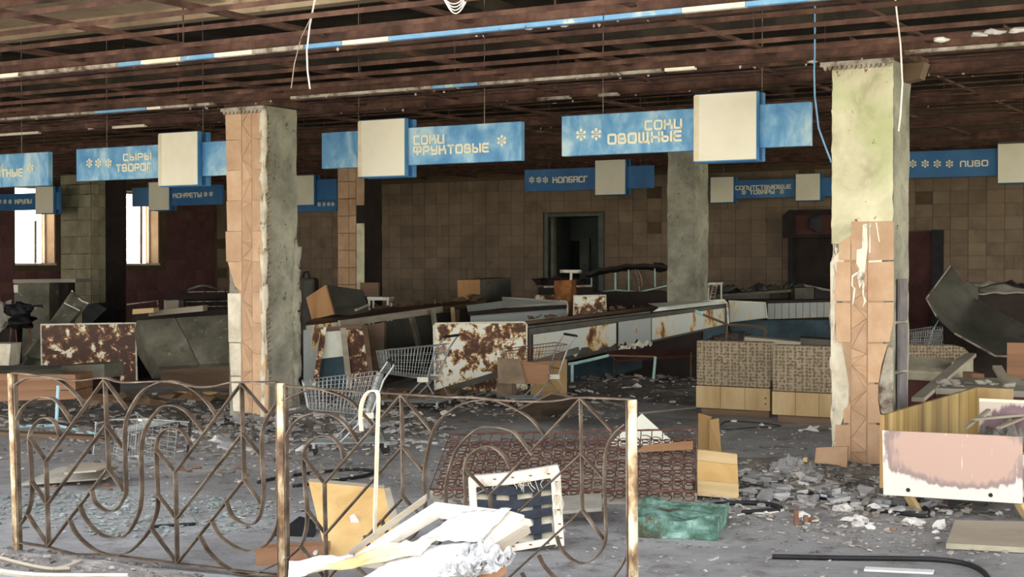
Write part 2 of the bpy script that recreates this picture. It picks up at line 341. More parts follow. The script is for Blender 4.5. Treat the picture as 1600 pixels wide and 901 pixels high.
c = m.ramp(f, [(.33, '#46524a'), (.43, '#557668'), (.51, '#71988b'), (.6, '#9bbdb2'), (.72, '#bdd2c9')])
c = m.mix(m.mask(m.noise(co, 5, 6, .7), .52, .62), c, '#5a5340'); M['foam'] = m.fin(c, .95, 0, m.noise(co, 18, 9, .75), 1, .02)
M['wire'] = mk('cart_wire', [(.3, '#8a8c8c'), (.6, '#b0b3b3'), (.8, '#c5c7c6')], 6, .4, .55, spots=[(9, .62, .7, '#7c5c48')])
M['wire_rust'] = mk('rusty_cart_wire', [(.3, '#5c4032'), (.6, '#80604c'), (.8, '#a08876')], 6, .7, .2)
M['white_wire'] = mk('white_cable', [(.3, '#d8d5cc'), (.7, '#efece4')], 6, .5)
M['blue_wire'] = mk('blue_cable', [(.3, '#5a86ac'), (.7, '#7ba6c8')], 6, .5)
M['cream_trim'] = mk('cream_plastic_trim', [(.3, '#d9c8a4'), (.6, '#efe2c6')], 5, .5)
M['door_paint'] = mk('grey_door_paint', [(.3, '#4f544e'), (.5, '#62675f'), (.7, '#757a71')], 2, .7, spots=[(6, .62, .72, '#4d463e')])
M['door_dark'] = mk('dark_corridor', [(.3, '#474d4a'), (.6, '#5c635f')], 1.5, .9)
M['paper_grey'] = mk('old_grey_paper', [(.3, '#8f897f'), (.6, '#aaa499')], 4, .95)
# ================================================================== the setting
def u_at(px, v, py=450): return uv_of(V(px, py, v))[0]
def v_at(px, u, py=450): return uv_of(U(px, py, u))[1]
RU = Matrix((( EU.x, EV.x, 0), (EU.y, EV.y, 0), (0, 0, 1))).to_4x4()          # local x = u, local y = v
RV = Matrix(((EV.x, -EU.x, 0), (EV.y, -EU.y, 0), (0, 0, 1))).to_4x4()         # local x = v, local y = -u
UL, VB, V0, U1 = -23.0, 25.4, 5.3, 4.5
ZG, ZF, ZS = 3.12, 3.27, 4.5          # near grid, far grid, slab

fl = MB(); fl.ubox(-23.4, U1, -14, 34, -.12, 0); floor = build('floor', fl, M['floor'], kind='structure')
g = MB(); g.box((0, 20, -.22), (260, 260, .2)); build('floor_outside', g, M['ground'], kind='structure')

# ---- back wall with its doorway
dz = 1.55 + (415 - 338) / F_PX * V(897, 338, VB).y
du0, du1 = u_at(855, VB), u_at(940, VB)
w = MB(); w.ubox(UL, du0, VB, VB + .35, 0, ZS); w.ubox(du1, U1, VB, VB + .35, 0, ZS); w.ubox(du0, du1, VB, VB + .35, dz, ZS)
wall_back = build('wall_back', w, M['mortar'], kind='structure'); wall_back.location = (0, 0, 0); ORG[wall_back.name] = Vector()
for vv, p in zip(wall_back.data.vertices, w.v): vv.co = p
TW, THT = .30, .222
tile_me = MB().box((0, 0, 0), (TW - .006, .014, THT - .006)).mesh('wall_tile'); tile_me.materials.append(M['tile_back'])
half_me = MB().box((0, 0, 0), (TW / 2 - .006, .014, THT - .006)).mesh('wall_tile_half'); half_me.materials.append(M['tile_back'])
cells = []
for r in range(15):
    z = THT * (r + .5) - .06; u = -3.1; hf = False
    while u > UL + .1:
        wd = TW / 2 if hf or R.random() < .08 else TW
        hf = (not hf) if wd < TW else False
        for lo, hi in (((u - wd, u),) if z > dz + .15 else ((u - wd, min(u, du0 - .085)), (max(u - wd, du1 + .055), u))):
            if hi - lo > .03: cells.append(((lo + hi) / 2, z, hi - lo))
        u -= wd
cells.sort(key=lambda c: -c[0])
rest = MB()
for i, (uc, z, wd) in enumerate(cells):
    if R.random() < .012: continue
    if i < 290: piece('tile', tile_me, wall_back, Matrix.Translation(UV(uc, VB - .006 - R.random() * .004, z)) @ RU @ Matrix.Diagonal(((wd - .006) / (TW - .006), 1, 1, 1)))
    else:
        d = R.random() * .004; rest.ubox(uc - wd / 2 + .003, uc + wd / 2 - .003, VB - .013 - d, VB, z - THT / 2 + .003, z + THT / 2 - .003)
build('tiles', rest, M['tile_back_stuff'], wall_back, kind='stuff')

# ---- doorway: frame, corridor behind, inner dark opening
dr = bpy.data.objects.new('door_1', None); COL.objects.link(dr); dr.location = UV((du0 + du1) / 2, VB, 0); ORG['door_1'] = dr.location.copy(); dr['kind'] = 'structure'
f_ = MB(); f_.ubox(du0 - .04, du0 + .03, VB - .04, VB + .3, 0, dz + .08); f_.ubox(du1 - .05, du1 + .05, VB - .04, VB + .3, 0, dz + .06); f_.ubox(du0 + .03, du1 - .05, VB - .04, VB + .3, dz, dz + .05)
build('door_frame', f_, M['door_paint'], dr)
f_ = MB(); f_.ubox(du0 + .1, du0 + .15, VB - .03, VB + .1, 0, dz); build('frame_strip', f_, M['grey_metal'], dr)
mid = u_at(886, VB + 1.5), u_at(909, VB + 1.5)
f_ = MB(); a, b = du0 - .3, du1 + 2.2
f_.ubox(a, mid[0], VB + 1.5, VB + 1.65, 0, ZS); f_.ubox(mid[1], b, VB + 1.5, VB + 1.65, 0, ZS); f_.ubox(mid[0], mid[1], VB + 1.5, VB + 1.65, dz - .45, ZS)
f_.ubox(a - .1, a, VB + .35, VB + 6, 0, ZS); f_.ubox(b, b + .1, VB + .35, VB + 6, 0, ZS); f_.ubox(a, b, VB + 5.9, VB + 6, 0, ZS); f_.ubox(a, b, VB + .35, VB + 6, ZS - .1, ZS)
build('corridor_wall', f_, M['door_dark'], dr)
f_ = MB(); f_.ubox(mid[1], mid[1] + .22, VB + 1.4, VB + 1.5, 0, dz - .4); build('inner_frame', f_, M['door_paint'], dr)

# ---- left wall with two windows
wins = [(v_at(24, UL), v_at(87, UL)), (v_at(197, UL), v_at(249, UL))]
wz0 = 1.55 + 4 / F_PX * 29; wz1 = 3.14
w = MB(); vs = [3.0, wins[0][0], wins[0][1], wins[1][0], wins[1][1], VB + .35]
for k in range(5):
    if k in (1, 3): w.ubox(UL - .4, UL, vs[k], vs[k + 1], 0, wz0); w.ubox(UL - .4, UL, vs[k], vs[k + 1], wz1, ZS)
    else: w.ubox(UL - .4, UL, vs[k], vs[k + 1], 0, ZS)
wall_left = build('wall_left', w, M['mortar'], kind='structure'); wall_left.location = (0, 0, 0); ORG[wall_left.name] = Vector()
for vv, p in zip(wall_left.data.vertices, w.v): vv.co = p
tl_me = MB().box((0, 0, 0), (TW - .006, .014, THT - .006)).mesh('left_tile'); tl_me.materials.append(M['tile_left'])
for r in range(13):
    z = .34 + THT * (r + .5)
    for k in range(22):
        v = VB - .02 - TW * (k + .5)
        if any(a - .12 < v < b + .12 and wz0 - .1 < z < wz1 + .1 for a, b in wins): continue
        piece('tile', tl_me, wall_left, Matrix.Translation(UV(UL + .006 + R.random() * .004, v, z)) @ RV)
for i, (a, b) in enumerate(wins):
    wo = bpy.data.objects.new('window_%d' % (i + 1), None); COL.objects.link(wo); wo.location = UV(UL, (a + b) / 2, wz0); ORG[wo.name] = wo.location.copy(); wo['kind'] = 'structure'
    s_ = MB(); s_.ubox(UL - .42, UL + .03, a, b, wz0 - .04, wz0); build('window_sill', s_, M['plaster'], wo)
    s_ = MB(); s_.ubox(UL - .3, UL - .26, a, a + .05, wz0, wz1); s_.ubox(UL - .3, UL - .26, b - .05, b, wz0, wz1); s_.ubox(UL - .3, UL - .26, a + .05, b - .05, wz1 - .05, wz1)
    wf = build('window_frame', s_, M['white_wood'], wo)
    c = a + (b - a) * .72
    s_ = MB(); s_.ubox(UL - .3, UL - .26, c, c + .035, wz0, wz0 + (wz1 - wz0) * (.55, .8)[i]); s_.jitter(.015, 5, i); build('broken_mullion', s_, M['wood_dark'], wf)
    s_ = MB(); s_.ubox(UL - .4, UL - .02, b - .012, b + .012, wz0, wz1); build('window_reveal', s_, M['tile'], wo)

# ---- ceiling: concrete slab, beams, rusty grid of troughs, slats and cross bars
ce = MB(); ce.ubox(-23.4, U1, V0, VB + .35, ZS, ZS + .2); ceiling = build('ceiling', ce, M['slab'], kind='structure')
so = MB(); so.ubox(-17, -7.4, 5.5, 8.3, 3.5, 3.56); build('lit_slab_panel', so, M['lit_slab'], ceiling); so = MB(); so.ubox(-17, -6.0, 8.3, 8.42, 3.4, 3.75); build('soffit_edge', so, M['lit_slab'], ceiling)  # low tan panel added to stand for the lit part of the slab
for vv_ in (8.4, 11.05, 15.4, 19.65, 23.5):
    b_ = MB(); b_.ubox(-23.2, U1 - .1, vv_ + .05, vv_ + .4, ZS - .3, ZS); build('concrete_beam', b_, M['slab'], ceiling)
for k in range(5):
    uu = -21 + k * 6.1; b_ = MB(); b_.ubox(uu, uu + .3, V0 + .1, VB - .1, ZS - .16, ZS); build('concrete_rib', b_, M['slab'], ceiling)
LEN = U1 + 22.8; UC = (U1 - 22.8) / 2
sl_me = MB().box((0, -.018, 0), (LEN, .006, .034)).box((0, 0, .015), (LEN, .036, .005)).mesh('slat'); sl_me.materials.append(M['ceil_rust'])
sf_me = MB().box((0, 0, 0), (LEN, .036, .012)).mesh('flat_slat'); sf_me.materials.append(M['ceil_rust'])
tr = MB().box((0, -.10, 0), (LEN, .01, .12)).box((0, .10, 0), (LEN, .01, .12)).box((0, 0, .056), (LEN, .19, .01)).box((0, -.12, -.056), (LEN, .04, .01)).box((0, .12, -.056), (LEN, .04, .01))
tr_me = tr.mesh('trough'); tr_me.materials.append(M['ceil_rust'])
troughs = []
v = 6.05; k = 0
while v < VB - .3:
    z = ZG if v < 11.4 else ZF
    if z == ZF and k % 5 and k % 2 and False: pass
    if k % 5 == 0:
        piece('trough', tr_me, ceiling, Matrix.Translation(UV(UC, v, z + .066)) @ RU); troughs.append((v, z))
    else:
        tilt = Matrix.Rotation((R.random() - .5) * .0016, 4, 'Z')
        piece('slat', sl_me if z == ZG else sf_me, ceiling, Matrix.Translation(UV(UC, v, z + .03 + (R.random() - .5) * .03)) @ RU @ tilt)
    v += .49; k += 1
for (va, vb, z) in ((V0 + .3, 11.4, ZG), (11.5, VB - .1, ZF)):
    L = vb - va; cb = MB().box((0, 0, 0), (.05, L, .012)).box((-.02, 0, .02), (.008, L, .04)).mesh('cross_bar'); cb.materials.append(M['ceil_rust'])
    for i in range(24):
        uu = -22.4 + i * 1.22 + (.4 if z == ZF else 0)
        piece('cross_bar', cb, ceiling, Matrix.Translation(UV(uu, (va + vb) / 2, z + .066)) @ RU @ Matrix.Rotation((R.random() - .5) * .01, 4, 'Z'))
hr = MB().tube([(0, 0, 0), (0, 0, 1.35)], .006, 4).mesh('hanger'); hr.materials.append(M['ceil_rust'])
for (tv, tz) in troughs:
    for i in range(6): piece('hanger_rod', hr, ceiling, Matrix.Translation(UV(-14 + i * 3.1 + R.random(), tv + (.3 if R.random() < .5 else -.4), tz + .04)))
def strip_piece(v, z, x0, x1, mat, h=.03):
    a, b = u_at(x0, v), u_at(x1, v); s_ = MB(); s_.ubox(a, b, v - .15, v - .1, z - .012, z - .012 + h); return build('painted_strip', s_, M[mat], ceiling)
v1 = troughs[1][0]; v2 = troughs[2][0]
for x0, x1, mt in ((-60, 4, 'blue_paint'), (4, 52, 'cream_strip'), (52, 205, 'grey_strip'), (206, 243, 'blue_paint'), (243, 304, 'cream_strip'), (305, 357, 'blue_paint'), (357, 415, 'cream_strip'),  # first cream piece paints in a strip bright with window light
                   (415, 495, 'grey_strip'), (497, 554, 'blue_paint'), (555, 626, 'cream_strip'), (627, 958, 'blue_paint'), (960, 1079, 'blue_paint'), (1080, 1177, 'cream_strip'), (1178, 1420, 'blue_paint')):
    strip_piece(v1, ZG, x0, x1, mt)
for x0, x1, mt in ((-40, 165, 'grey_strip'), (166, 246, 'blue_paint'), (247, 268, 'cream_strip'), (268, 350, 'grey_strip'), (470, 690, 'grey_strip'), (690, 760, 'blue_paint'), (762, 1045, 'grey_strip'), (1050, 1096, 'cream_strip'), (1420, 1700, 'grey_strip')):
    strip_piece(v2, ZG, x0, x1, mt, .025)
v3 = troughs[3][0]
for x0, x1, mt in ((15, 75, 'cream_strip'), (190, 240, 'cream_strip'), (-30, 12, 'grey_strip'), (850, 900, 'grey_strip'), (945, 975, 'grey_strip')):  # cream colour here stands for window light caught by the strips
    strip_piece(v3, ZF, x0, x1, mt, .03)
for (px, py, zz, r) in ((1470, 62, ZG, .05), (1530, 54, ZG, .05), (1556, 50, ZG, .055), (1590, 47, ZG, .05), (826, 45, ZG, .022), (882, 41, ZG, .02), (141, 201, ZF, .03), (1270, 96, ZG, .03)):
    p = F(px, py, zz); build('plaster_lump', MB().blob(p, (r * 1.1, r * .7, r * .35), px, .5, sub=2), M['chunk_white'], ceiling, sm=True)
fk = MB()
for i in range(150):
    tv, tz = R.choice(troughs[1:5]); uu = R.uniform(-13, 0); q = UV(uu, tv - .16 + R.uniform(-.05, .05), tz - R.uniform(.0, .05))
    fk.blob(q, (R.uniform(.005, .014), R.uniform(.004, .01), R.uniform(.004, .014)), i, .5, sub=1)
build('paint_flakes', fk, M['chip'], ceiling, kind='stuff')

# ================================================================== columns
def rough_faces(mb, u0, u1, v0, v1, z0, z1, amp, n=(8, 8, 40), seed=0.0):
    def disp(u, v, z):
        p = UV(u, v, z); q = p * 4 + Vector((seed, seed, 0)); c = UV((u0 + u1) / 2, (v0 + v1) / 2, z)
        d = (p - c); k = noise.noise(q) * amp + noise.noise(q * 3.1) * amp * .6
        return p + d.normalized() * k
    mb.grid(lambda a, b: disp(u0 + (u1 - u0) * a, v0, z0 + (z1 - z0) * b), n[0], n[2])
    mb.grid(lambda a, b: disp(u1, v0 + (v1 - v0) * a, z0 + (z1 - z0) * b), n[1], n[2])
    mb.grid(lambda a, b: disp(u1 - (u1 - u0) * a, v1, z0 + (z1 - z0) * b), n[0], n[2])
    mb.grid(lambda a, b: disp(u0, v1 - (v1 - v0) * a, z0 + (z1 - z0) * b), n[1], n[2])
    return mb
def column(label, x0, x1, x2, v0, ztop, amp=.012, mat='concrete', seed=0.0):
    u0, u1 = u_at(x0, v0), u_at(x1, v0); vr = v_at(x2, u1)
    c = thing('column', label, 'column', UV((u0 + u1) / 2, (v0 + vr) / 2, 0))
    build('core', rough_faces(MB(), u0, u1, v0, vr, 0, ztop, amp, seed=seed), M[mat], c)
    return c, u0, u1, v0, vr
def on_front(px, py, v): p = V(px, py, v); return uv_of(p)[0], p.z
def plate(parent, name, pts, v, t, mat, bev=.0015, dv=0):
    """flat piece on a column's front plane, from (u, z) corners"""
    return build(name, MB().prism([UV(u, v + dv, z) for u, z in pts], EV * -t), M[mat], parent, bevel=bev)
def mosaic(parent, ua, ub, z0, z1, v, seed, t=.022, step=.16):
    r = random.Random(seed); L = [z0]; Rr = [z0]
    while L[-1] < z1 or Rr[-1] < z1:
        side = L if L[-1] <= Rr[-1] else Rr; o = Rr if side is L else L
        nz = min(z1, side[-1] + r.choice((.35, .7, 1.1, 1.9, 2.4)) * r.uniform(.8, 1.2) * step); ux, uy = (ua, ub) if side is L else (ub, ua)
        tri = [(ux, side[-1]), (uy, o[-1]), (ux, nz)]; cx = sum(p[0] for p in tri) / 3; cz = sum(p[1] for p in tri) / 3
        if abs(nz - side[-1]) > .02: plate(parent, 'mosaic_tile', [(cx + (a - cx) * .965, cz + (b - cz) * .965) for a, b in tri], v, t + r.uniform(-.003, .003), 'tile_chip', .002)
        side.append(nz)
        if side[-1] >= z1 and o[-1] >= z1: break
def scallops(parent, u0, u1, v, z, n):
    mb = MB(); mb.ubox(u0 - .02, u1 + .02, v - .06, v - .03, z, z + .035)
    for i in range(n):
        c = u0 + (u1 - u0) * (i + .5) / n; h = (u1 - u0) / n * .5
        mb.prism([UV(c - h * .85, v - .055, z), UV(c + h * .85, v - .055, z), UV(c + h * .55, v - .055, z - .022), UV(c, v - .055, z - .032), UV(c - h * .55, v - .055, z - .022)], EV * .02)
    build('scallop_trim', mb, M['grey_strip'], parent)
def fr(px, py, v): return on_front(px, py, v)

# left near column
VC = 11.05
cl, a0, a1, cv0, cv1 = column('peach tiled concrete column left of centre, grey stripped right face', 358, 414, 464, VC, 3.1, .012, 'concrete', 3)
zs = [.10 + .298 * i for i in range(11)]
ul = [u_at(x, VC) for x in (356, 380.5, 396.5, 412)]
for i in range(10):
    z0, z1 = zs[i], min(zs[i + 1], 3.09); j = (R.random() - .5) * .02
    if i >= 5: plate(cl, 'tile', [(ul[0] + j + .01, z0 + .0015), (ul[1] - .0015, z0 + .0015), (ul[1] - .0015, z1 - .0015), (ul[0] + j, z1 - .0015)], VC, .024, 'tile_col')
    elif i == 4: plate(cl, 'tile', [(ul[0] + .11, z0 + .06), (ul[1] - .0015, z0 + .0015), (ul[1] - .0015, z1 - .0015), (ul[0] + .02, z1 - .0015)], VC, .024, 'tile_col')
    k = ul[3] + (.0, .02, -.01, -.02, .01, .0, .005, .02, .04, .07)[9 - i] * (1 if i < 9 else 1)
    plate(cl, 'tile', [(ul[2] + .0015, z0 + .0015), (k, z0 + .0015), (k + j, z1 - .0015), (ul[2] + .0015, z1 - .0015)], VC, .024, 'tile_col')
plate(cl, 'mortar_bed', [(ul[1] - .05, .1), (ul[3] - .05, .1), (ul[3] - .05, 3.05), (ul[1] - .05, 3.05)], VC, .017, 'bed')
mosaic(cl, ul[1] + .003, ul[2] - .003, .1, 3.08, VC, 5)
for i, (zz0, zz1) in enumerate(((.12, .46), (.47, .79), (.8, 1.28))):
    plate(cl, 'plaster_patch', [(ul[0] + .09 - .03 * i, zz0), (ul[1] - .01, zz0), (ul[1] - .012, zz1), (ul[0] + .06 - .02 * i, zz1)], VC, .03, 'plaster', .006)
edge = MB()
for i in range(11): z = .15 + i * .28; edge.blob(UV(a1 - .01, cv0 - .005, z), (.035, .03, .17), i, .45, sub=2)
build('plaster_edge', edge, M['plaster'], cl, sm=True)
edge = MB()
for i in range(60): z = .3 + i * .045; edge.tube([UV(a1 + .008, cv0 + .02 + .01 * math.sin(i * 1.7), z), UV(a1 + .012, cv0 + .06 + .02 * math.sin(i * 2.3), z + .025)], .004, 4)
build('rebar_stirrups', edge, M['rusty_box'], cl)
edge = MB()
for i in range(8): z = .1 + i * .22; edge.blob(UV(a1 - .0, cv1 - .02, z), (.05, .05, .16), 40 + i, .5, sub=2)
build('rough_edge', edge, M['concrete'], cl, sm=True)
scallops(cl, u_at(354, VC), u_at(414, VC), VC, 3.06, 10)
# right near column
cr, b0, b1, rv0, rv1 = column('big right column with pale greenish plaster above peach tiles and white drips', 1303, 1396, 1420, VC, 3.1, .012, 'concrete', 9)
coat = MB(); coat.grid(lambda a, b: UV(b0 - .012 + (b1 - b0 + .012) * a, VC - .022 - .012 * noise.noise(Vector((a * 6, b * 30, 2))), 1.72 + 1.36 * b) + EU * (.01 * noise.noise(Vector((a, b * 14, 7)))), 10, 40)
coat.grid(lambda a, b: UV(b0 - .014, VC - .022 + .1 * a, 1.72 + 1.36 * b), 2, 30)
build('plaster_coat', coat, M['plaster_green'], cr, sm=True)
coat = MB()
for i in range(14): z = .12 + i * .13; coat.blob(UV(b0 + .01, VC + .015, z), (.022 + .008 * (i % 3), .03, .1), 80 + i, .5, sub=2)
build('plaster_edge', coat, M['plaster'], cr, sm=True)
pts = lambda *pp: [fr(x, y, VC) for x, y in pp]
plate(cr, 'plaster_patch', pts((1298, 410), (1332, 366), (1332, 420), (1308, 470), (1304, 530), (1334, 540), (1334, 610), (1316, 660), (1303, 690), (1299, 560)), VC, .016, 'plaster', .004)
x_ = [1306, 1331.5, 1357, 1397]
ys = [345, 407.5, 470.5, 535, 598, 661, 724]
T = lambda *pp: plate(cr, 'tile', pts(*pp), VC, .03, 'tile_col')
T((1332, 346), (1357, 346), (1357, 360), (1345, 406), (1332, 406)); T((1358, 346), (1397, 345), (1397, 406), (1358, 407))
T((1312, 380), (1331, 368), (1331, 406), (1313, 406)); T((1310, 409), (1331, 409), (1331, 470), (1305, 470)); T((1306, 473), (1331, 473), (1331, 534), (1309, 534))
T((1358, 409), (1397, 408.5), (1397, 470), (1358, 470)); T((1358, 472.5), (1397, 472), (1396, 505), (1393, 520), (1391, 534), (1358, 534)); T((1358, 537), (1389, 537), (1379, 570), (1375, 597), (1358, 597))
T((1358, 600), (1374.5, 600), (1374, 625), (1377, 645), (1380, 660), (1358, 660)); T((1320, 640), (1331, 628), (1331, 660), (1320, 660)); T((1358, 663), (1397, 663), (1397, 724), (1358, 724)); T((1307, 663), (1331, 663), (1331, 724), (1307, 724))
plate(cr, 'mortar_bed', pts((1318, 410), (1375, 350), (1385, 520), (1368, 600), (1374, 722), (1325, 722), (1328, 600), (1316, 530)), VC, .023, 'bed')
mosaic(cr, u_at(1332.3, VC), u_at(1356.5, VC), fr(1340, 724, VC)[1], fr(1340, 408, VC)[1], VC, 8, .028, .13)
plate(cr, 'grey_patch', pts((1396, 540), (1389, 540), (1377, 590), (1374, 620), (1379, 645), (1390, 650), (1397, 645)), VC, .034, 'grey_strip', .004)
plate(cr, 'plinth', pts((1300, 725), (1398, 725), (1398, 742), (1300, 742)), VC, .04, 'plinth', .003)
lime = MB()
for pp in (((1350, 351), (1357, 349), (1358, 385), (1354, 420), (1352, 438), (1345, 450), (1341, 430), (1345, 420), (1340, 412), (1341, 390), (1349, 388)), ((1333, 430), (1342, 424), (1343, 427), (1335, 433), (1335, 447), (1339, 450), (1336, 475), (1333, 478), (1336, 450), (1332, 446)),
           ((1350, 440), (1353, 442), (1352, 460), (1356, 470), (1350, 480), (1352, 469), (1349, 457)), ((1361, 347), (1363, 347), (1362, 395), (1360, 395)), ((1370, 347), (1372, 348), (1377, 378), (1375, 378)), ((1359, 407), (1380, 406), (1380, 409), (1359, 410))):
    lime.prism([UV(u, VC - .028, z) for u, z in pts(*pp)], EV * -.006)
build('lime_streak', lime, M['rim'], cr)
for i, (za, zb) in enumerate(((.42, .74), (.75, 1.12), (1.13, 1.46))):
    t_ = MB(); t_.ubox(b1 + .012, b1 + .035, VC + .06, VC + .26, za, zb - .01); build('side_tile', t_, M['plinth'], cr, bevel=.003)
scallops(cr, u_at(1288, VC), u_at(1394, VC), VC, 3.08, 14)
cap = MB(); cap.ubox(b0 - .02, b1 + .12, VC - .04, rv1 + .1, 3.1, 3.16); build('cap_plate', cap, M['ceil_rust'], cr)
cap = MB(); cap.prism([UV(b1 + .01, rv1 - .2, 3.1), UV(b1 + .17, rv1 - .2, 3.1), UV(b1 + .13, rv1 - .2, 2.98), UV(b1 + .01, rv1 - .2, 2.96)], EV * .15); build('cap_bracket', cap, M['wood_dark'], cr)
cap = MB(); cap.ubox(a0 - .02, a1 + .12, VC - .04, cv1 + .1, 3.1, 3.16); build('cap_plate', cap, M['ceil_rust'], cl)
# far row
cm, m0, m1, mv0, mv1 = column('bare grey concrete column behind the long white counter', 1043, 1085, 1106, 19.7, ZF, .014, 'concrete', 17)
c2, n0, n1, nv0, nv1 = column('far column with tan front beside a pale strip, side coloured dark for shade', 530, 569, 597, 19.65, ZF, .008, 'blackish', 23)  # dark core colour carries the shade of the column's right side
k1 = u_at(557, 19.65)
for i in range(11):
    za, zb = .1 + i * .285, .1 + (i + 1) * .285 - .008
    if i != 99: plate(c2, 'tile', [(n0 - .01, za), (u_at(546, 19.65), za), (u_at(546, 19.65), zb), (n0 - .01, zb)], 19.65, .02, 'tile_col'); plate(c2, 'tile', [(u_at(546.6, 19.65), za), (k1, za), (k1, zb), (u_at(546.6, 19.65), zb)], 19.65, .02, 'tile_col')
plate(c2, 'pale_strip', [(k1 + .01, 0), (n1 + .01, 0), (n1 + .01, 2.25), (k1 + .01, 2.25)], 19.65, .015, 'plaster_green', .004)
plate(c2, 'tile', [(k1 + .01, 2.55), (n1 + .01, 2.55), (n1 + .01, 3.2), (k1 + .01, 3.2)], 19.65, .02, 'tile_chip', .004)
# wide pier far left: random stone tiles on front and part of the side
c3, p0, p1, pv0, pv1 = column('wide stone clad pier between the two bright windows', 97, 143, 197, 19.6, ZF, .008, 'blackish', 31)
rr = random.Random(4); z = .02
while z < 3.2:
    h = rr.uniform(.16, .34); u = p0 - .01
    while u < p1 - .02:
        wd = min(rr.uniform(.16, .34), p1 - u); plate(c3, 'stone_tile', [(u + .002, z + .002), (u + wd - .002, z + .002 + rr.uniform(0, .01)), (u + wd - .002, min(3.26, z + h) - .002), (u + .002, min(3.26, z + h) - .002 - rr.uniform(0, .01))], 19.6, .02, 'stone', .002); u += wd
    vv2 = pv0 + .01
    s_ = MB(); s_.ubox(p1, p1 + .02, pv0 + .005, pv0 + .17, z + .002, min(3.26, z + h) - .002); build('stone_tile', s_, M['stone'], c3, bevel=.002)
    s_ = MB(); s_.ubox(p1, p1 + .02, pv0 + .18, pv0 + .335, z + .002, min(3.26, z + h) - .002); build('stone_tile', s_, M['stone'], c3, bevel=.002)
    z += h

# ================================================================== hanging signs
GL = {  # stroke glyphs, height 1
 'С': (.78, [[(.78, 1), (0, 1), (0, 0), (.78, 0)]]), 'О': (.85, [[(.42, 1), (0, 1), (0, 0), (.85, 0), (.85, 1), (.42, 1)]]),
 'К': (.85, [[(0, 0), (0, 1)], [(0, .5), (.85, .5)], [(.66, 1), (.66, .5)], [(.85, .5), (.85, 0)]]), 'И': (.78, [[(0, 1), (0, 0), (.78, 0)], [(.78, 1), (.78, 0)]]),
 'Ф': (1.0, [[(.5, .38), (.0, .38), (.0, 1), (1.0, 1), (1.0, .38), (.5, .38)], [(.45, 1), (.45, 0)]]), 'Р': (.78, [[(0, 0), (0, 1), (.78, 1), (.78, .42), (0, .42)]]),
 'У': (.78, [[(0, 1), (0, .45), (.78, .45)], [(.78, 1), (.78, 0), (.08, 0)]]), 'Т': (.8, [[(0, 1), (.8, 1)], [(.4, 1), (.4, 0)]]),
 'В': (.78, [[(0, .5), (0, 1), (.7, 1), (.7, .5)], [(0, .5), (0, 0), (.78, 0), (.78, .5), (0, .5)]]), 'Ы': (.98, [[(0, 1), (0, 0), (.62, 0), (.62, .5), (0, .5)], [(.98, 1), (.98, 0)]]),
 'Ь': (.7, [[(0, 1), (0, 0), (.7, 0), (.7, .5), (0, .5)]]), 'Е': (.75, [[(.75, 1), (0, 1), (0, 0), (.75, 0)], [(0, .5), (.68, .5)]]),
 'Щ': (1.08, [[(0, 1), (0, 0), (.95, 0), (.95, 1)], [(.48, 1), (.48, 0)], [(.95, 0), (1.08, 0), (1.08, -.16)]]), 'Н': (.8, [[(0, 0), (0, 1)], [(.8, 0), (.8, 1)], [(0, .5), (.8, .5)]]),
 'П': (.78, [[(0, 0), (0, 1), (.78, 1), (.78, 0)]]), 'Л': (.78, [[(0, 0), (0, 1), (.78, 1), (.78, 0)]]), 'Б': (.75, [[(.75, 1), (0, 1), (0, 0), (.75, 0), (.75, .52), (0, .52)]]),
 'А': (.8, [[(0, 0), (0, 1), (.8, 1), (.8, 0)], [(0, .45), (.8, .45)]]), 'Г': (.62, [[(0, 0), (0, 1), (.62, 1)]]), 'Ю': (1.1, [[(0, 0), (0, 1)], [(0, .5), (.35, .5)], [(.7, 1), (.35, 1), (.35, 0), (1.1, 0), (1.1, 1), (.7, 1)]])}
def rounded(path, r=.2):
    out = [Vector((*path[0], 0))]; closed = path[0] == path[-1]
    for i in range(1, len(path) - 1):
        p = Vector((*path[i], 0)); a = Vector((*path[i - 1], 0)) - p; b = Vector((*path[i + 1], 0)) - p
        k = min(r, a.length * .48, b.length * .48); A, B = p + a.normalized() * k, p + b.normalized() * k
        for t in (0, .25, .5, .75, 1): out.append(A * (1 - t) ** 2 + p * 2 * t * (1 - t) + B * t * t)
    out.append(Vector((*path[-1], 0))); return out
def glyph(ch, h, w, to, th, dep):
    """ribbon strokes of one letter; to(x, z) -> world point on the sign face"""
    mb = MB(); gw, strokes = GL[ch]
    for st in strokes:
        pp = rounded(st); pp = [p for i, p in enumerate(pp) if i == 0 or (p - pp[i - 1]).length > 1e-4]
        pl = [Vector((p.x * w / gw, p.y * h, 0)) for p in pp]; n = len(pl); L = []; Rr = []
        cl_ = (pl[0] - pl[-1]).length < 1e-6
        for i, p in enumerate(pl):
            if cl_: d = pl[1] - pl[-2] if i in (0, n - 1) else pl[i + 1] - pl[i - 1]
            else: d = pl[min(i + 1, n - 1)] - pl[max(i - 1, 0)]
            d.normalize(); o = Vector((-d.y, d.x, 0)) * th / 2
            e = Vector() if cl_ else (d * th * .4 * (1 if i == n - 1 else -1 if i == 0 else 0))
            L.append(p + o + e); Rr.append(p - o + e)
        vs = []
        for a, b in zip(L, Rr):
            q, s_ = to(a.x, a.y), to(b.x, b.y); vs += [q, s_, q - EV * dep, s_ - EV * dep]
        fs = []
        for i in range(n - 1):
            k = 4 * i; fs += [(k + 2, k + 3, k + 7, k + 6), (k, k + 2, k + 6, k + 4), (k + 1, k + 5, k + 7, k + 3)]
        fs += [(0, 1, 3, 2), (4 * n - 4, 4 * n - 2, 4 * n - 1, 4 * n - 3)]; mb.add(vs, fs)
    return mb
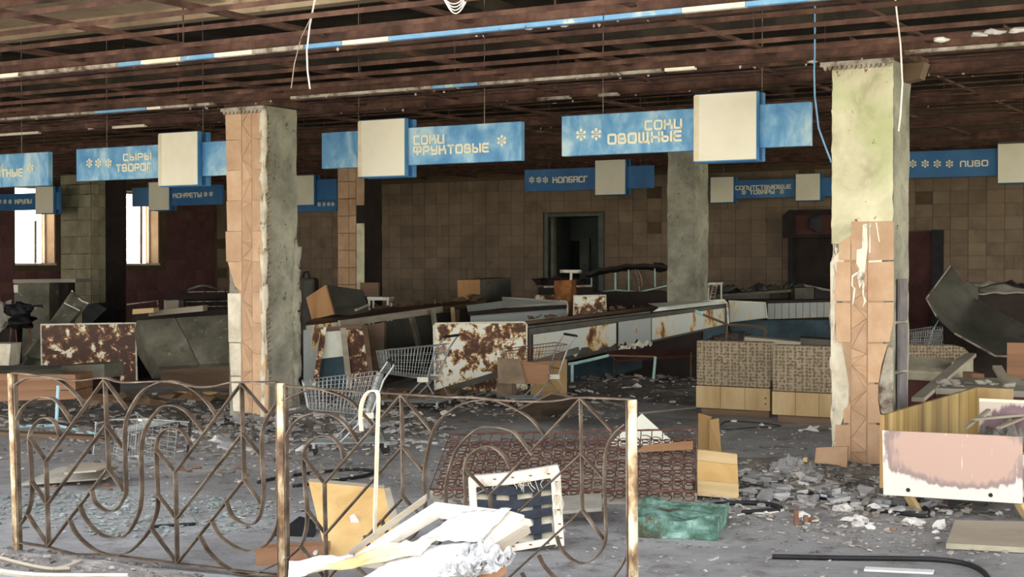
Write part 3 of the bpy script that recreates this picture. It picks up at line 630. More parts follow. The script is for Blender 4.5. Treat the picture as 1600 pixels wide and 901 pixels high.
def text(root, s, xl, xr, yt, yb, v, mat='letter'):
    """word fitted between two points of the sign face"""
    pl, pr = V(xl, yb, v), V(xr, yb, v); ua, ub = uv_of(pl)[0], uv_of(pr)[0]
    xm = (xl + xr) / 2; zt, zb = V(xm, yt, v).z, V(xm, yb, v).z; h = zt - zb
    gap = .3; tot = sum(GL[c][0] for c in s) + gap * (len(s) - 1); k = (ub - ua) / tot; th = h * .205
    x = ua
    for c in s:
        w = GL[c][0] * k; x0 = x
        build('letter', glyph(c, h - th, w - th * .2, lambda a, b: UV(x0 + a, v - .034, zb + th / 2 + b), th, .012), M[mat], root)
        x += w + gap * k
def flower(root, px, py, dpx, v, mat='letter'):
    c = V(px, py, v); u, _ = uv_of(c); r = dpx / F_PX * c.y / 2 * 1.15; mb = MB()
    for k in range(6):
        a = PI / 2 + k * PI / 3; cu, cz = u + math.cos(a) * r * .72, c.z + math.sin(a) * r * .72
        mb.prism([UV(cu + math.cos(t * PI / 4) * r * .27, v - .034, cz + math.sin(t * PI / 4) * r * .27) for t in range(8)], EV * -.012)
        mb.prism([UV(u + math.cos(a + d) * q, v - .034, c.z + math.sin(a + d) * q) for d, q in ((-.5, r * .16), (.5, r * .16), (.12, r * .5), (-.12, r * .5))], EV * -.012)
    build('flower_emblem', mb, M[mat], root)
def sign(label, v, x0, x1, yt0, yb0, yt1, yb1, box=None, far=False, boxes=(), ztop=None, wires=()):
    u0, u1 = u_at(x0, v), u_at(x1, v)
    z1 = (V(x0, yt0, v).z + V(x1, yt1, v).z) / 2; z0 = (V(x0, yb0, v).z + V(x1, yb1, v).z) / 2
    s = thing('hanging_sign', label, 'sign', UV((u0 + u1) / 2, v, z0), 'blue hanging department signs')
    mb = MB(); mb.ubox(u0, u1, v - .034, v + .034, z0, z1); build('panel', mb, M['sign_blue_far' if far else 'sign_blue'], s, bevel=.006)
    for (bx0, bx1, byt, byb) in ([box] if box else []) + list(boxes):
        vb = v - .105; c0, c1 = u_at(bx0, vb), u_at(bx1, vb); m_ = (bx0 + bx1) / 2; zt, zb = V(m_, byt, vb).z, V(m_, byb, vb).z
        for (va, vb_) in ((v + .038, v + .105), (v - .105, v - .038)):
            mb = MB(); mb.ubox(c0, c1, va, vb_, zb, zt); lb = build('light_box', mb, M['sign_blue_far' if far else 'sign_edge'], s, bevel=.008)
        e = .014
        mb = MB(); mb.ubox(c0 + e, c1 - e * .4, v - .111, v - .105, zb + e, zt - e * .5); build('light_panel', mb, M['cream_face'], lb)
        if not far:
            mb = MB(); mb.ubox(c0 + .003, c0 + .05, v - .114, v - .111, zb + e, zt - e); build('panel_border', mb, M['cream_trim'], lb)
    for wx in wires:
        uu = u_at(wx, v); build('hanging_wire', MB().tube([UV(uu, v, z1 - .02), UV(uu, v, ZS + .01)], .0025, 4), M['grey_strip'], s)
    return s
VS, VF = 12.25, 21.9
s = sign('blue sign reading СОКИ ОВОЩНЫЕ nearest the big right column', VS, 880, 1267, 183, 245, 158, 227.5, (1083.5, 1182, 144.5, 252.5), wires=(942, 1190))
text(s, 'СОКИ', 1012, 1068, 187, 203, VS); text(s, 'ОВОЩНЫЕ', 954, 1068, 206.5, 224, VS); flower(s, 911.5, 211, 17, VS); flower(s, 935, 210, 17, VS)
s = sign('blue sign reading СОКИ ФРУКТОВЫЕ, hung right of the left column', VS, 506, 817, 209, 265.5, 188.5, 249.5, (560, 633, 186, 277), wires=(561, 757))
text(s, 'СОКИ', 651, 697, 211, 226, VS); text(s, 'ФРУКТОВЫЕ', 651, 767, 226, 241, VS); flower(s, 787.7, 220, 15.5, VS)
s = sign('blue sign reading СЫРЫ ТВОРОГ, left of the tiled column', VS, 123.5, 364, 232, 283, 221, 274, (248.5, 310, 206, 291), wires=(168, 318))
text(s, 'СЫРЫ', 197.5, 240.5, 239.5, 251, VS); text(s, 'ТВОРОГ', 186.5, 240.5, 255.5, 268, VS)
for x in (144, 158, 174): flower(s, x, 255, 12.5, VS)
s = sign('blue sign cut by the left picture edge with lettering ending ОТНЫЕ', VS, -130, 80, 249, 299, 237, 288.7, wires=(35,))
text(s, 'Ы', -1, 8, 257, 264, VS); text(s, 'ОТНЫЕ', -2, 40, 264, 277, VS); flower(s, 52, 262, 13, VS)
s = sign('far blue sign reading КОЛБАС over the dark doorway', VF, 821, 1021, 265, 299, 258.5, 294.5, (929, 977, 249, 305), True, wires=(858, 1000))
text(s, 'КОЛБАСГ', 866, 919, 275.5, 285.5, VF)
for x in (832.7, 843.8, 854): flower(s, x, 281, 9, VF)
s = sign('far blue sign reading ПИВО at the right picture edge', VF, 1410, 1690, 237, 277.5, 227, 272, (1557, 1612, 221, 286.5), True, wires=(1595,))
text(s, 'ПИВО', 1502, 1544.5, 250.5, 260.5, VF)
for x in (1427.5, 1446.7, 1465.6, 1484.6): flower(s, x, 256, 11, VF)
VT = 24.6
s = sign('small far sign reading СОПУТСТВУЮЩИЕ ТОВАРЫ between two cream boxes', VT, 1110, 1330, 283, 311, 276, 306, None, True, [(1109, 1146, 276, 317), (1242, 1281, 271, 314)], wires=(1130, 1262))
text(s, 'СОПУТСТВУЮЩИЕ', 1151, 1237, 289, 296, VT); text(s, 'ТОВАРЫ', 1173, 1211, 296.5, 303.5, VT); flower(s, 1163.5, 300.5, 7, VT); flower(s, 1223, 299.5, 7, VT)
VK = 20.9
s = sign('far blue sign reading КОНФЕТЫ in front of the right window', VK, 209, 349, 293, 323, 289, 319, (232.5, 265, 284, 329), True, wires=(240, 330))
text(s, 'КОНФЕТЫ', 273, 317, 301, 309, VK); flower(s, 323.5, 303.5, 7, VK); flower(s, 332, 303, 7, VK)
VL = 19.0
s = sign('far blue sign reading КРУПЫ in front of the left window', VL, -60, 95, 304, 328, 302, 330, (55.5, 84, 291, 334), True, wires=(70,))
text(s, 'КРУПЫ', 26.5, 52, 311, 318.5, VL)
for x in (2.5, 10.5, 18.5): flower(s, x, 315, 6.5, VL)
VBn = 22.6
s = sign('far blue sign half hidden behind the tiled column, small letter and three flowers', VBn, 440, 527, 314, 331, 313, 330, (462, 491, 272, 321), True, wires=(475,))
mb = MB(); ua, ub = u_at(494, VBn - .02), u_at(526, VBn - .02); mb.ubox(ua, ub, VBn - .02, VBn + .02, V(510, 312, VBn).z, V(510, 280, VBn).z); build('upper_panel', mb, M['sign_blue_far'], s)
text(s, 'Б', 499, 503, 316.5, 322, VBn)
for x in (508.5, 515.5, 522): flower(s, x, 319, 5.5, VBn)

# ================================================================== hanging cables
def cable(label, pts, r, mat):
    return solo('hanging_cable', MB().tube(pts, r, 5), M[mat], label, 'cable', sm=True)
cable('long white cable dangling in front of the ceiling grid near the fruit juice sign', [UV(*uv_of(P(500, -40, 9.6)), ZS), P(500, -40, 9.6), P(492, 0, 9.6), P(484, 40, 9.6), P(479.5, 80, 9.6), P(480.5, 110, 9.6), P(484.5, 139, 9.6)], .006, 'white_wire')
cable('thin grey wire dangling beside the long white cable', [UV(*uv_of(P(494, -20, 9.7)), ZS), P(494, -20, 9.7), P(487, 25, 9.7), P(470, 60, 9.7), P(460, 100, 9.7), P(455, 138, 9.7)], .0035, 'grey_strip')
cable('white cable dangling in front of the big right column', [UV(*uv_of(P(1396, -40, 9.4)), ZS), P(1396, -40, 9.4), P(1400, 10, 9.4), P(1407, 70, 9.4), P(1410, 130, 9.4), P(1407, 180, 9.4), P(1404, 205, 9.4)], .006, 'white_wire')
cable('pale blue cable dangling left of the big right column', [UV(*uv_of(P(1273, 85, 10.6)), ZS), P(1273, 85, 10.6), P(1272, 110, 10.6), P(1273, 150, 10.6), P(1279, 200, 10.6), P(1288, 225, 10.6), P(1297, 248, 10.6), P(1299, 254, 10.6)], .007, 'blue_wire')
cw = MB()
for i in range(4):
    cw.tube([P(688 + 42 * t + i, -8 + (14 + 5 * i) * math.sin(PI * t), 8.9) for t in [k / 12 for k in range(13)]], .004, 4)
solo('hanging_cable', cw, M['white_wire'], 'loose loop of white wires sagging from the grid top centre', 'cable')

# ================================================================== wrought iron fence
FA, FB = F(25, 866), F(443, 906); FD = (FB - FA).normalized(); FN = Vector((FD.y, -FD.x, 0)).normalized()
if FN.y > 0: FN = -FN
def fp(px, py): d = ray(px, py); return CAMP + d * ((FA - CAMP).dot(FN) / d.dot(FN))
fence = thing('iron_fence', 'rusty wrought iron fence with arch and chevron bars, three pale posts', 'fence', FB * 1.0)
def post(xt, yt, xb, yb, r): 
    a, b = fp(xt, yt), fp(xb, yb); b.z = max(b.z, 0) if b.z > -.02 else 0.0
    build('post', MB().tube([b, (a + b) / 2, a], r, 12), M['rust_post'], fence, sm=False)
post(17, 583, 26, 866, .019); post(439, 598, 442.5, 906, .0225); post(987.5, 624, 990, 948, .0225)
def cr_spline(pp, n=4):
    if len(pp) < 3: return pp
    q = [pp[0] * 2 - pp[1]] + pp + [pp[-1] * 2 - pp[-2]]; out = []
    for i in range(1, len(q) - 2):
        for k in range(n):
            t = k / n; a, b, c, d = q[i - 1], q[i], q[i + 1], q[i + 2]
            out.append(.5 * ((2 * b) + (c - a) * t + (2 * a - 5 * b + 4 * c - d) * t * t + (3 * b - a - 3 * c + d) * t ** 3))
    out.append(pp[-1]); return out
def bar(name, pp, w=.034, t=.006, curve=False):
    q = [fp(x, y) for x, y in pp]; q = cr_spline(q) if curve else q
    build(name, MB().strip(q, FN, w, t), M['rust_fence'], fence)
bar('top_rail', [(20, 582), (52, 585), (117, 594), (162, 590), (192, 597), (245, 595.5), (275, 597.5), (308, 604), (335, 603), (359, 597.5), (377, 597), (410, 596.5), (433, 597)], .036, .007, True)
bar('top_rail', [(445, 602), (460, 603.5), (497, 606.5), (565, 612), (625, 615), (700, 620), (740, 620.5), (785, 625), (845, 627), (875, 625), (907, 620.7), (984, 623.5)], .036, .007, True)
bar('bottom_rail', [(30, 847), (73, 854), (117, 866), (165, 866.5), (217, 872), (277, 880), (440, 899)], .034, .007)
bar('bottom_rail', [(446, 900), (700, 921), (984, 942)], .034, .007)
bar('end_bar', [(23.5, 585), (28, 700), (32, 862)], .03, .007); bar('end_bar', [(447, 603), (448.5, 760), (450, 902)], .03, .007); bar('end_bar', [(980, 625), (980.5, 780), (981, 944)], .03, .007); bar('end_bar', [(432.5, 600), (434, 760), (436, 898)], .02, .006)
for pp in ([(164, 591), (167, 663), (170, 731)], [(377.5, 598), (379.5, 675), (381.5, 749)], [(627, 616), (629, 697), (630, 776)], [(907, 622), (908.5, 708), (910, 796)],
           [(72, 720), (74, 788), (76, 853)], [(274, 737), (276, 810), (277, 880)], [(507, 755), (508.7, 834), (510, 906)], [(766, 772), (767, 838), (768, 927)]): bar('upright', pp)
for pp in ([(47, 683), (72, 720), (164, 592)], [(49, 750), (74, 788), (166, 663)], [(43, 803), (76, 853), (168, 733)], [(242, 700), (274, 737), (377, 599)], [(245.5, 771), (276, 810), (379, 677)], [(236, 824), (277, 880), (381, 749)],
           [(474, 713), (507, 755), (627, 617)], [(478, 794), (508.7, 834), (629, 697)], [(468.5, 851), (510, 906), (630, 777)], [(729, 735), (766, 772), (907, 622)], [(727, 800), (767, 838), (908, 709)], [(712, 880), (768, 927), (909, 797)]): bar('chevron_bar', pp)
for pp in ([(163, 591), (199, 640)], [(166, 663), (192, 699)], [(169, 731), (193, 766)], [(378, 600), (417, 645)], [(379.5, 676), (411, 716)], [(381.5, 748), (408, 787)], [(628, 617), (675, 673)], [(629, 697), (662, 736)], [(630, 776), (652, 801)],
           [(907.5, 622), (957.5, 674)], [(908.5, 708), (942.5, 746)], [(910, 796), (944, 843)]): bar('stay_bar', pp)
for pp in ([(20, 607), (30, 597), (50, 589.5), (90, 593), (120, 617), (132, 634)], [(26, 657), (36, 637), (55, 623), (72, 620), (90, 627), (114, 661)],
           [(32, 819), (42, 804), (49, 781), (50, 750), (48, 710), (46, 686), (51, 668), (67, 653), (84, 657), (95, 682)],
           [(142, 762), (149, 784), (164, 797), (180, 797), (194, 777), (197, 763), (195, 700), (196, 664), (204, 640), (222, 612), (247, 598), (270, 595), (293, 603), (311, 615), (326, 631), (338, 648)],
           [(124, 787), (134, 810), (154, 832), (177, 840), (200, 832), (217, 801), (221.5, 767), (221, 700), (230, 664), (251, 637), (265, 633), (281, 636), (297, 648), (320, 676)],
           [(109, 812), (120, 834), (144, 856), (170, 866), (197, 864), (217, 849), (234, 827), (245.5, 798), (246.5, 767), (244, 700), (251, 678), (263, 669), (275, 669), (287, 675), (298, 694)],
           [(354, 784), (364, 807), (384, 819), (399, 816), (408.5, 797), (412, 760), (409, 700), (413, 663), (431, 632), (450, 622), (478, 610), (500, 608), (544, 623), (570, 650), (582, 664)],
           [(331, 814), (344, 837), (364, 852), (384, 860), (402, 857), (420, 846), (434, 818), (444, 760), (446, 690), (463, 658), (490, 645), (517, 647), (540, 662), (560, 690)],
           [(312, 836), (327, 862), (354, 886), (384, 897), (407, 892), (435, 879), (453, 869), (470, 851), (478.5, 826), (480, 797), (476, 750), (475, 711), (482, 693), (497, 682), (517, 682), (532, 697), (537, 716)],
           [(596, 811), (605, 832), (625, 846), (645, 838), (660, 815), (664.5, 787), (663, 740), (671, 693), (684, 660), (711, 637), (735, 627), (764, 624), (785, 629), (807, 639), (831, 655), (853.5, 682)],
           [(570, 836), (582, 862), (612, 886), (650, 884), (682, 856), (696, 820), (697, 760), (704, 727), (717, 697), (744, 671), (768, 666), (800, 673), (817, 690), (832, 711)],
           [(549, 862), (562, 890), (600, 915), (660, 915), (708, 880), (726, 836), (728, 787), (726, 731), (734, 711), (751, 699), (768, 697), (787, 711), (797.5, 732)],
           [(870, 837), (877, 857), (897, 876), (917, 879), (937, 864), (946.5, 841), (946, 800), (944, 734), (949, 697), (960, 677), (977, 662)],
           [(842, 867), (853, 887), (880, 912), (917, 922), (950, 908), (965, 893), (978, 871)], [(815, 894), (835, 925), (868, 936)]): bar('scroll_bar', pp, curve=True)
# ================================================================== things on the floor: helpers
def hx(front, off):
    """box-like solid from a front quad (TL, TR, BR, BL) and a backward vector"""
    return MB().prism(front, off)
def down(p, z=0.0): return Vector((p.x, p.y, z))
def rim(path, r=.011): return MB().tube(path, r, 6)
def solidify(o, t, off=0):
    m = o.modifiers.new('solid', 'SOLIDIFY'); m.thickness = t; m.offset = off; return o
def curved(L, Rr, bulge, n=10):
    """sheet between two edge polylines, bulging along `bulge`"""
    def at(pl, t):
        k = t * (len(pl) - 1); i = min(int(k), len(pl) - 2); return pl[i].lerp(pl[i + 1], k - i)
    return MB().grid(lambda a, b: at(L, a).lerp(at(Rr, a), b) + bulge * math.sin(PI * b), n * 2, n)
def beam(p, q, w, t): 
    """rectangular bar between two points"""
    d = (q - p).normalized(); s = d.cross(EZ); s = s.normalized() if s.length > .05 else Vector((1, 0, 0)); n = s.cross(d)
    return MB().hexa([p - s * w / 2 - n * t / 2, p + s * w / 2 - n * t / 2, p + s * w / 2 + n * t / 2, p - s * w / 2 + n * t / 2, q - s * w / 2 - n * t / 2, q + s * w / 2 - n * t / 2, q + s * w / 2 + n * t / 2, q - s * w / 2 + n * t / 2])
def lie(px, py, z=0.0): return F(px, py, z)

# ------------------------------------------------------------------ left: rusted panel, lying cabinet, shelves
Y = 19.6
t = thing('enamel_board', 'mostly rusted white enamel panel standing at far left', 'panel', down(P(140, 600, Y)))
q = Q(Y, (64, 507), (212, 504.5), (214, 590)) + [P(66, 595, Y)]; q[2].z = q[3].z = 0
build('sheet', MB().sheet(q, .06), M['enamel_rust'], t, bevel=.01)
build('rim', rim([q[3] + EZ * .02, q[0], q[1], q[2] + EZ * .02], .014), M['rim'], t)
A, B, C, D = P(213, 500, 19.3), P(248, 572, 18.75), P(238, 592, 18.95), P(206, 540, 19.9)
C.z = max(C.z, .02); off = P(400, 563, 18.55) - B
t = thing('metal_cabinet', 'large grey metal cabinet lying tipped beside the rusted panel', 'cabinet', down(C))
for i, (s0, s1) in enumerate(((0, .42), (.425, 1))):
    build('cabinet_body', MB().prism([p + off * s0 for p in (A, B, C, D)], off * (s1 - s0)), M['grey_metal'], t, bevel=.01)
q = [B + Vector((.03, .05, -.04)), B + off + Vector((0, .05, -.02)), down(B + off + Vector((0, .1, 0))), down(B + Vector((-.02, .12, 0)))]
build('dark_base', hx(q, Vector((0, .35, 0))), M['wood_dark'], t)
for a, b, lab, mt in ((Q(19.5, (207, 483), (240, 481), (240, 488), (207, 491)), .3, 'short pale plank end behind the tipped grey cabinet', 'wood_pale'), (Q(19.9, (232, 486), (317, 477), (317, 486), (232, 494)), .3, 'long pale plank lying behind the tipped grey cabinet', 'wood_grey')):
    q = a; solo('wooden_plank', hx(q, Vector((0, b, 0))), M[mt], lab, 'plank')
# support for those planks: a low dark counter behind
q = Q(19.85, (196, 489), (362, 484), (362, 560), (196, 560)); q[2].z = q[3].z = 0
solo('counter', hx([p + Vector((0, .35, 0)) for p in q], Vector((.3, .8, 0))), M['blackish'], 'dark low counter behind the tipped grey cabinet', 'counter')
Y = 16.2
t = thing('plank_crate', 'brown planked wooden crate at the left edge behind the fence', 'crate', down(P(40, 634, Y)))
for y0, y1 in ((585, 594), (594.6, 609.5), (610, 634)):
    build('plank', hx(Q(Y, (-40, y0 - 2), (117.5, y0), (118, y1 - .6), (-40, y1 + 1.4)), Vector((.05, .5, 0))), M['wood_brown'], t, bevel=.004)
build('lid', MB().sheet(Q3((-40, 571, 16.9), (96, 570, 16.9), (99, 584.5, 16.2), (-40, 584, 16.2)), .03), M['grey_metal'], t)
Y = 17.2
t = thing('small_cabinet', 'small low grey cabinet with dark open front beside brown crate', 'cabinet', down(P(130, 620, Y)))
build('body', hx(Q(Y, (97, 571), (163, 568), (163, 591), (97, 593)), Vector((.1, .5, 0))), M['grey_metal'], t, bevel=.006)
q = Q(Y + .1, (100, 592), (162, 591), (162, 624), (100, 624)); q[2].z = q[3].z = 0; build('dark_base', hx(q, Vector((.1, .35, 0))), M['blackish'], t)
t = thing('tube_stand', 'pale blue metal tube foot with upright on the floor at left', 'stand', lie(88, 660))
a = lie(88, 664, .015); build('upright', MB().tube([a, P(91, 602, a.y)], .017, 8), M['pale_blue'], t)
build('foot_bar', MB().tube([lie(28, 666, .015), a], .014, 8), M['pale_blue'], t); build('foot_bar', MB().tube([a, lie(160, 680, .015)], .014, 8), M['pale_blue'], t)
solo('floor_plank', beam(lie(-40, 674, .02), lie(165, 684, .02), .16, .035), M['wood_dark'], 'dark red plank on the floor under the pale blue tube', 'plank')
solo('plywood_sheet', MB().sheet([lie(30, 756, .03), lie(165, 746, .05), lie(188, 728, .1), lie(95, 728, .06)], .012), M['paper_grey'], 'grey warped board lying on the floor at left behind the fence', 'board')
solo('plywood_sheet', MB().sheet([lie(100, 738, .14), lie(150, 734, .15), lie(186, 722, .13), lie(110, 724, .12)], .012), M['wood_grey'], 'smaller pale board lying on top of the grey warped board', 'board')
solo('cream_board', hx(Q(18.2, (-30, 537), (17, 537), (13.5, 572), (-30, 574)), Vector((0, .4, 0))), M['plaster'], 'cream upright box side cut by the left picture edge', 'box')
Y = 25.0
t = thing('shelf_cabinet', 'grey open cabinet with pale top under the left window', 'cabinet', down(P(60, 556, Y)))
q = Q(Y, (22, 442), (77, 441), (77, 556), (24, 556)); q[2].z = q[3].z = 0; build('side_panel', hx(q, Vector((.1, .6, 0))), M['grey_metal'], t)
q = Q(Y + .35, (77, 441), (106, 440), (106, 556), (77, 556)); q[2].z = q[3].z = 0; build('shade_panel', hx(q, Vector((.05, .25, 0))), M['blackish'], t)  # dark panel stands for the shade in the cabinet's open recess
build('top', hx(Q(Y - .05, (20, 436.5), (118, 435.5), (118, 441), (20, 442)), Vector((.1, .7, 0))), M['wood_grey'], t)
build('note', hx(Q(Y - .01, (21, 445), (28, 445), (28, 457), (22, 457)), Vector((0, .012, 0))), M['cream_strip'], t)
Y = 22.0
t = thing('office_chair', 'sooty black chair on thin metal legs before the grey cabinet', 'chair', down(P(34, 560, Y)))
c = P(34, 503, Y); build('seat', MB().blob(c, (.2, .18, .1), 3, .4, sub=3), M['black'], t, sm=True)
build('backrest', MB().blob(P(30, 488, Y + .15), (.17, .07, .16), 5, .35, sub=3), M['black'], t, sm=True)
build('arm', MB().tube([P(27, 478, Y), P(66, 477.5, Y), P(66, 481, Y)], .018, 6), M['black'], t)
for a, b in ((18, 11), (48, 45), (24, 30), (44, 56)): build('leg', MB().tube([P(a, 508, Y), down(P(b, 550, Y), .01)], .012, 5), M['wire_rust'], t)
t = thing('bundle', 'pale blue grey plastic scrap heaped beside the black chair', 'scrap', down(P(10, 500, 23.2)))
build('plastic', MB().blob(P(9, 495, 23.2), (.17, .12, .22), 8, .6, sub=3), M['paper_grey'], t); q = Q(23.2, (-8, 508), (24, 508), (22, 570), (-8, 570)); q[2].z = q[3].z = 0; build('stool', hx(q, Vector((0, .35, 0))), M['blackish'], t)
Y = 20.8
t = thing('metal_chute', 'curved grey sheet metal chute leaning by the stone pier', 'chute', down(P(60, 575, Y)))
L = [P(112, 454, Y + .2), down(P(20, 575, Y - .3), .0)]; Rr = [P(138, 474, Y + .3), P(50, 578, Y - .2)]; Rr[1].z = .0
solidify(build('outer_sheet', curved(L, Rr, Vector((.02, .12, -.04))), M['grey_metal'], t, sm=True), .012)
L2 = [P(100, 473, Y), P(36, 556, Y - .3)]; R2 = [P(124.5, 485, Y + .1), P(66, 560, Y - .2)]
solidify(build('inner_sheet', curved(L2, R2, Vector((.01, .05, -.02))), M['grey_metal'], t, sm=True), .012)
build('lip', rim([L[0], P(119, 463, Y + .3), P(128, 470, Y + .33), Rr[0]], .012), M['rim'], t); build('lip', rim([L2[0], R2[0]], .01), M['rim'], t)
q = Q(Y + .6, (128, 476), (150, 473), (167, 482), (140, 508)); t2 = solo('dark_scrap', MB().prism([*q, down(q[3]), down(q[0])], Vector((.1, .5, 0))), M['black'], 'black folded metal scrap right of the curved chute', 'scrap')
q = Q(22.5, (150, 481), (168, 481), (156, 500), (150, 505)); solo('grey_scrap', MB().prism([q[0], q[1], down(q[1]), down(q[0])], Vector((0, .1, 0))), M['grey_metal'], 'thin grey plate standing before the stone pier', 'plate')
solo('metal_pole', MB().tube([P(198, 475.5, 24), P(246, 469.5, 24), down(P(250, 469, 24.2))], .015, 6), M['grey_strip'], 'thin bent pale pole below the right window', 'pole')
Y = 25.5
t = thing('display_rack', 'dark wire display rack on a low table by the left back wall', 'rack', down(P(310, 545, Y)))
q = Q(Y, (256, 468), (279, 467), (279, 540), (256, 540)); q[2].z = q[3].z = 0; build('table_side', hx(q, Vector((.05, .6, 0))), M['wood_grey'], t)
build('table_top', hx(Q(Y, (258, 460), (366, 457), (366, 466), (258, 469)), Vector((.1, .7, 0))), M['blackish'], t)
q = Q(Y + .3, (279, 467), (366, 465), (366, 540), (279, 540)); q[2].z = q[3].z = 0; build('table_front', hx(q, Vector((.05, .3, 0))), M['blackish'], t)
for x in (292, 320, 338, 352, 362): build('rack_post', MB().tube([P(x, 452, Y - .05), P(x, 484, Y - .05)], .012, 5), M['dark_steel'], t)
for y in (455, 470, 478): build('rack_bar', MB().tube([P(290, y + 1, Y - .05), P(363, y, Y - .05)], .008, 5), M['grey_strip'], t)
build('plastic_sheet', MB().grid(lambda a, b: P(292 + 52 * a, 455 - 7 * math.sin(PI * a) - 3 * b + 3 * noise.noise(Vector((a * 5, b * 5, 1))), Y + b * .5), 12, 6), M['paper_grey'], t)

# ------------------------------------------------------------------ counters and shop fittings in the middle
def ctop(*pp): return Q3(*pp)
t = thing('shop_counter', 'long dark topped shop counter with worn wooden edge behind shopping carts', 'counter', down(P(600, 590, 19.8)))
A, B = P(474, 507, 18.95), P(735, 474, 22.6); A2, B2 = P(500, 492, 20.4), P(760, 465, 23.6)
build('top', MB().prism([A, B, B2, A2], EZ * -.07), M['wood_dark'], t)
build('edge_board', beam(P(530, 506, 18.9), P(690, 483, 21.8), .04, .09), M['wood_grey'], t)
q = Q(19.0, (474, 509), (527, 503), (527, 548), (474, 575)); q[2].z = q[3].z = 0.0; build('white_front', hx(q, Vector((.08, .3, 0))), M['enamel_grey'], t)
q = Q3((575, 507, 20.2), (700, 487, 22.2), (700, 545, 22.2), (575, 590, 20.2)); q[2].z = q[3].z = 0; build('dark_panel', hx(q, Vector((.05, .1, 0))), M['dark_metal'], t)
build('leg', beam(P(643, 495, 20.1), down(P(668, 548, 20), .0), .09, .05), M['grey_metal'], t); build('leg', beam(P(707, 480, 21.9), down(P(714, 510, 21.9)), .1, .06), M['wood_pale'], t)
build('leg', beam(P(676, 484, 21.3), down(P(690, 510, 21.2)), .06, .05), M['wood_grey'], t)
build('foot_rail', beam(P(590, 605, 18.9), P(690, 578, 20.6), .08, .05), M['grey_metal'], t)
t = thing('peeling_door', 'peeling cream and maroon freezer door frame leaning on the counter', 'door', down(P(540, 605, 18.8)))
Yd = 18.7
def st_(a, b, w, mt): build('stile', MB().sheet([P(a[0] - w / 2, a[1], Yd), P(a[0] + w / 2, a[1], Yd), P(b[0] + w / 2, b[1], Yd - .25), P(b[0] - w / 2, b[1], Yd - .25)], .05), M[mt], t)
st_((506, 511), (492, 602), 8, 'enamel_mix'); st_((536, 512), (546, 606), 9, 'wood_grey'); st_((570, 508), (582, 606), 8, 'wood_dark')
build('top_rail', MB().sheet(Q(Yd, (493, 512), (574, 507), (574, 513), (493, 519)), .06), M['wood_dark'], t)
build('cream_panel', MB().sheet([P(509, 518, Yd + .03), P(534, 516, Yd + .03), P(538, 556, Yd - .05), P(503, 560, Yd - .05)], .02), M['enamel_clean'], t)
build('teal_panel', MB().sheet([P(503, 559, Yd - .03), P(539, 555, Yd - .03), P(542, 605, Yd - .2), P(496, 606, Yd - .2)], .02), M['teal'], t)
build('maroon_panel', MB().sheet([P(541, 514, Yd + .02), P(568, 512, Yd + .02), P(579, 605, Yd - .2), P(547, 606, Yd - .2)], .02), M['enamel_rust'], t)
q = Q(18.9, (573, 508), (600, 503), (600, 600), (584, 606)); q[2].z = q[3].z = 0; build('side_board', hx(q, Vector((.02, .06, 0))), M['wood_dark'], t)

t = thing('display_counter', 'long white rusted display counter running back to the grey column', 'counter', down(P(900, 610, 18.6)))
Y = 18.1; q = Q(Y, (677.5, 505), (823, 503), (823, 611.5), (680, 613)); q[2].z = q[3].z = 0.0
build('end_panel', MB().sheet(q, .07), M['enamel_mix'], t, bevel=.02, label='rust blotched white end panel')
build('end_rim', rim([q[3] + EZ * .02, q[0] - EZ * .03, q[0] + Vector((.03, 0, 0)), q[1] - Vector((.03, 0, 0)), q[1] - EZ * .03, q[2] + EZ * .02], .012), M['rim'], t)
TL, TR, BR, BL = P(826, 513, 18.25), P(1136, 475, 20.7), P(1136, 508, 20.7), P(826, 578, 18.25)
nb = Vector((-.35, 1.25, 0)); 
build('top', MB().prism([TL, TR, TR + nb, TL + nb * 1.0], EZ * -.06), M['dark_metal'], t)
build('body', MB().prism([TL - EZ * .06, TR - EZ * .06, BR, BL], nb), M['dark_metal'], t)
def side(s0, s1, k0, k1, mat, name, fwd=.03, rag=0, seed=0):
    """panel on the counter's long side: s along it, k from top (0) to bottom (1)"""
    pt = lambda s, k: TL.lerp(TR, s).lerp(BL.lerp(BR, s), k) - Vector((0, fwd, 0)); n = 14
    top = [pt(s0 + (s1 - s0) * i / n, k0) for i in range(n + 1)]; r = random.Random(seed)
    bot = [pt(s0 + (s1 - s0) * i / n, k1 + (r.uniform(-.16, .12) if rag else 0)) for i in range(n, -1, -1)]
    build(name, MB().prism(top + bot, Vector((0, .02, 0))), M[mat], t)
side(.0, 1, .0, .13, 'dark_metal', 'edge_lip', .05); side(.02, .41, .16, .86, 'enamel_white', 'enamel_front', .03, 1, 3); side(.42, .585, .14, .9, 'enamel_grey', 'enamel_front', .05, 1, 5); side(.59, .985, .16, .92, 'enamel_white', 'enamel_front', .03, 0, 7)
fk = MB()
for i in range(16): s = .43 + .16 * i / 16; p = TL.lerp(TR, s).lerp(BL.lerp(BR, s), .93 + .12 * R.random()) - Vector((0, .06, 0)); fk.blob(p, (.03, .015, .035), i, .6)
build('peeled_flakes', fk, M['rim'], t)
build('trim_rail', beam(TL + nb * .12 + EZ * .01, TL.lerp(TR, .6) + nb * .12 + EZ * .01, .04, .02), M['grey_metal'], t)
build('trim_rail', beam(TL + nb * .6 + EZ * .02, TL.lerp(TR, .75) + nb * .6 + EZ * .02, .06, .04), M['wood_dark'], t)
build('white_top', MB().prism(Q3((1012, 474, 20.3), (1100, 469.5, 20.6), (1133, 468, 20.7), (1136, 474, 20.65), (1080, 480, 20.2), (1020, 487, 19.8), (1030, 480, 19.9)), Vector((0, .03, 0))), M['enamel_clean'], t)
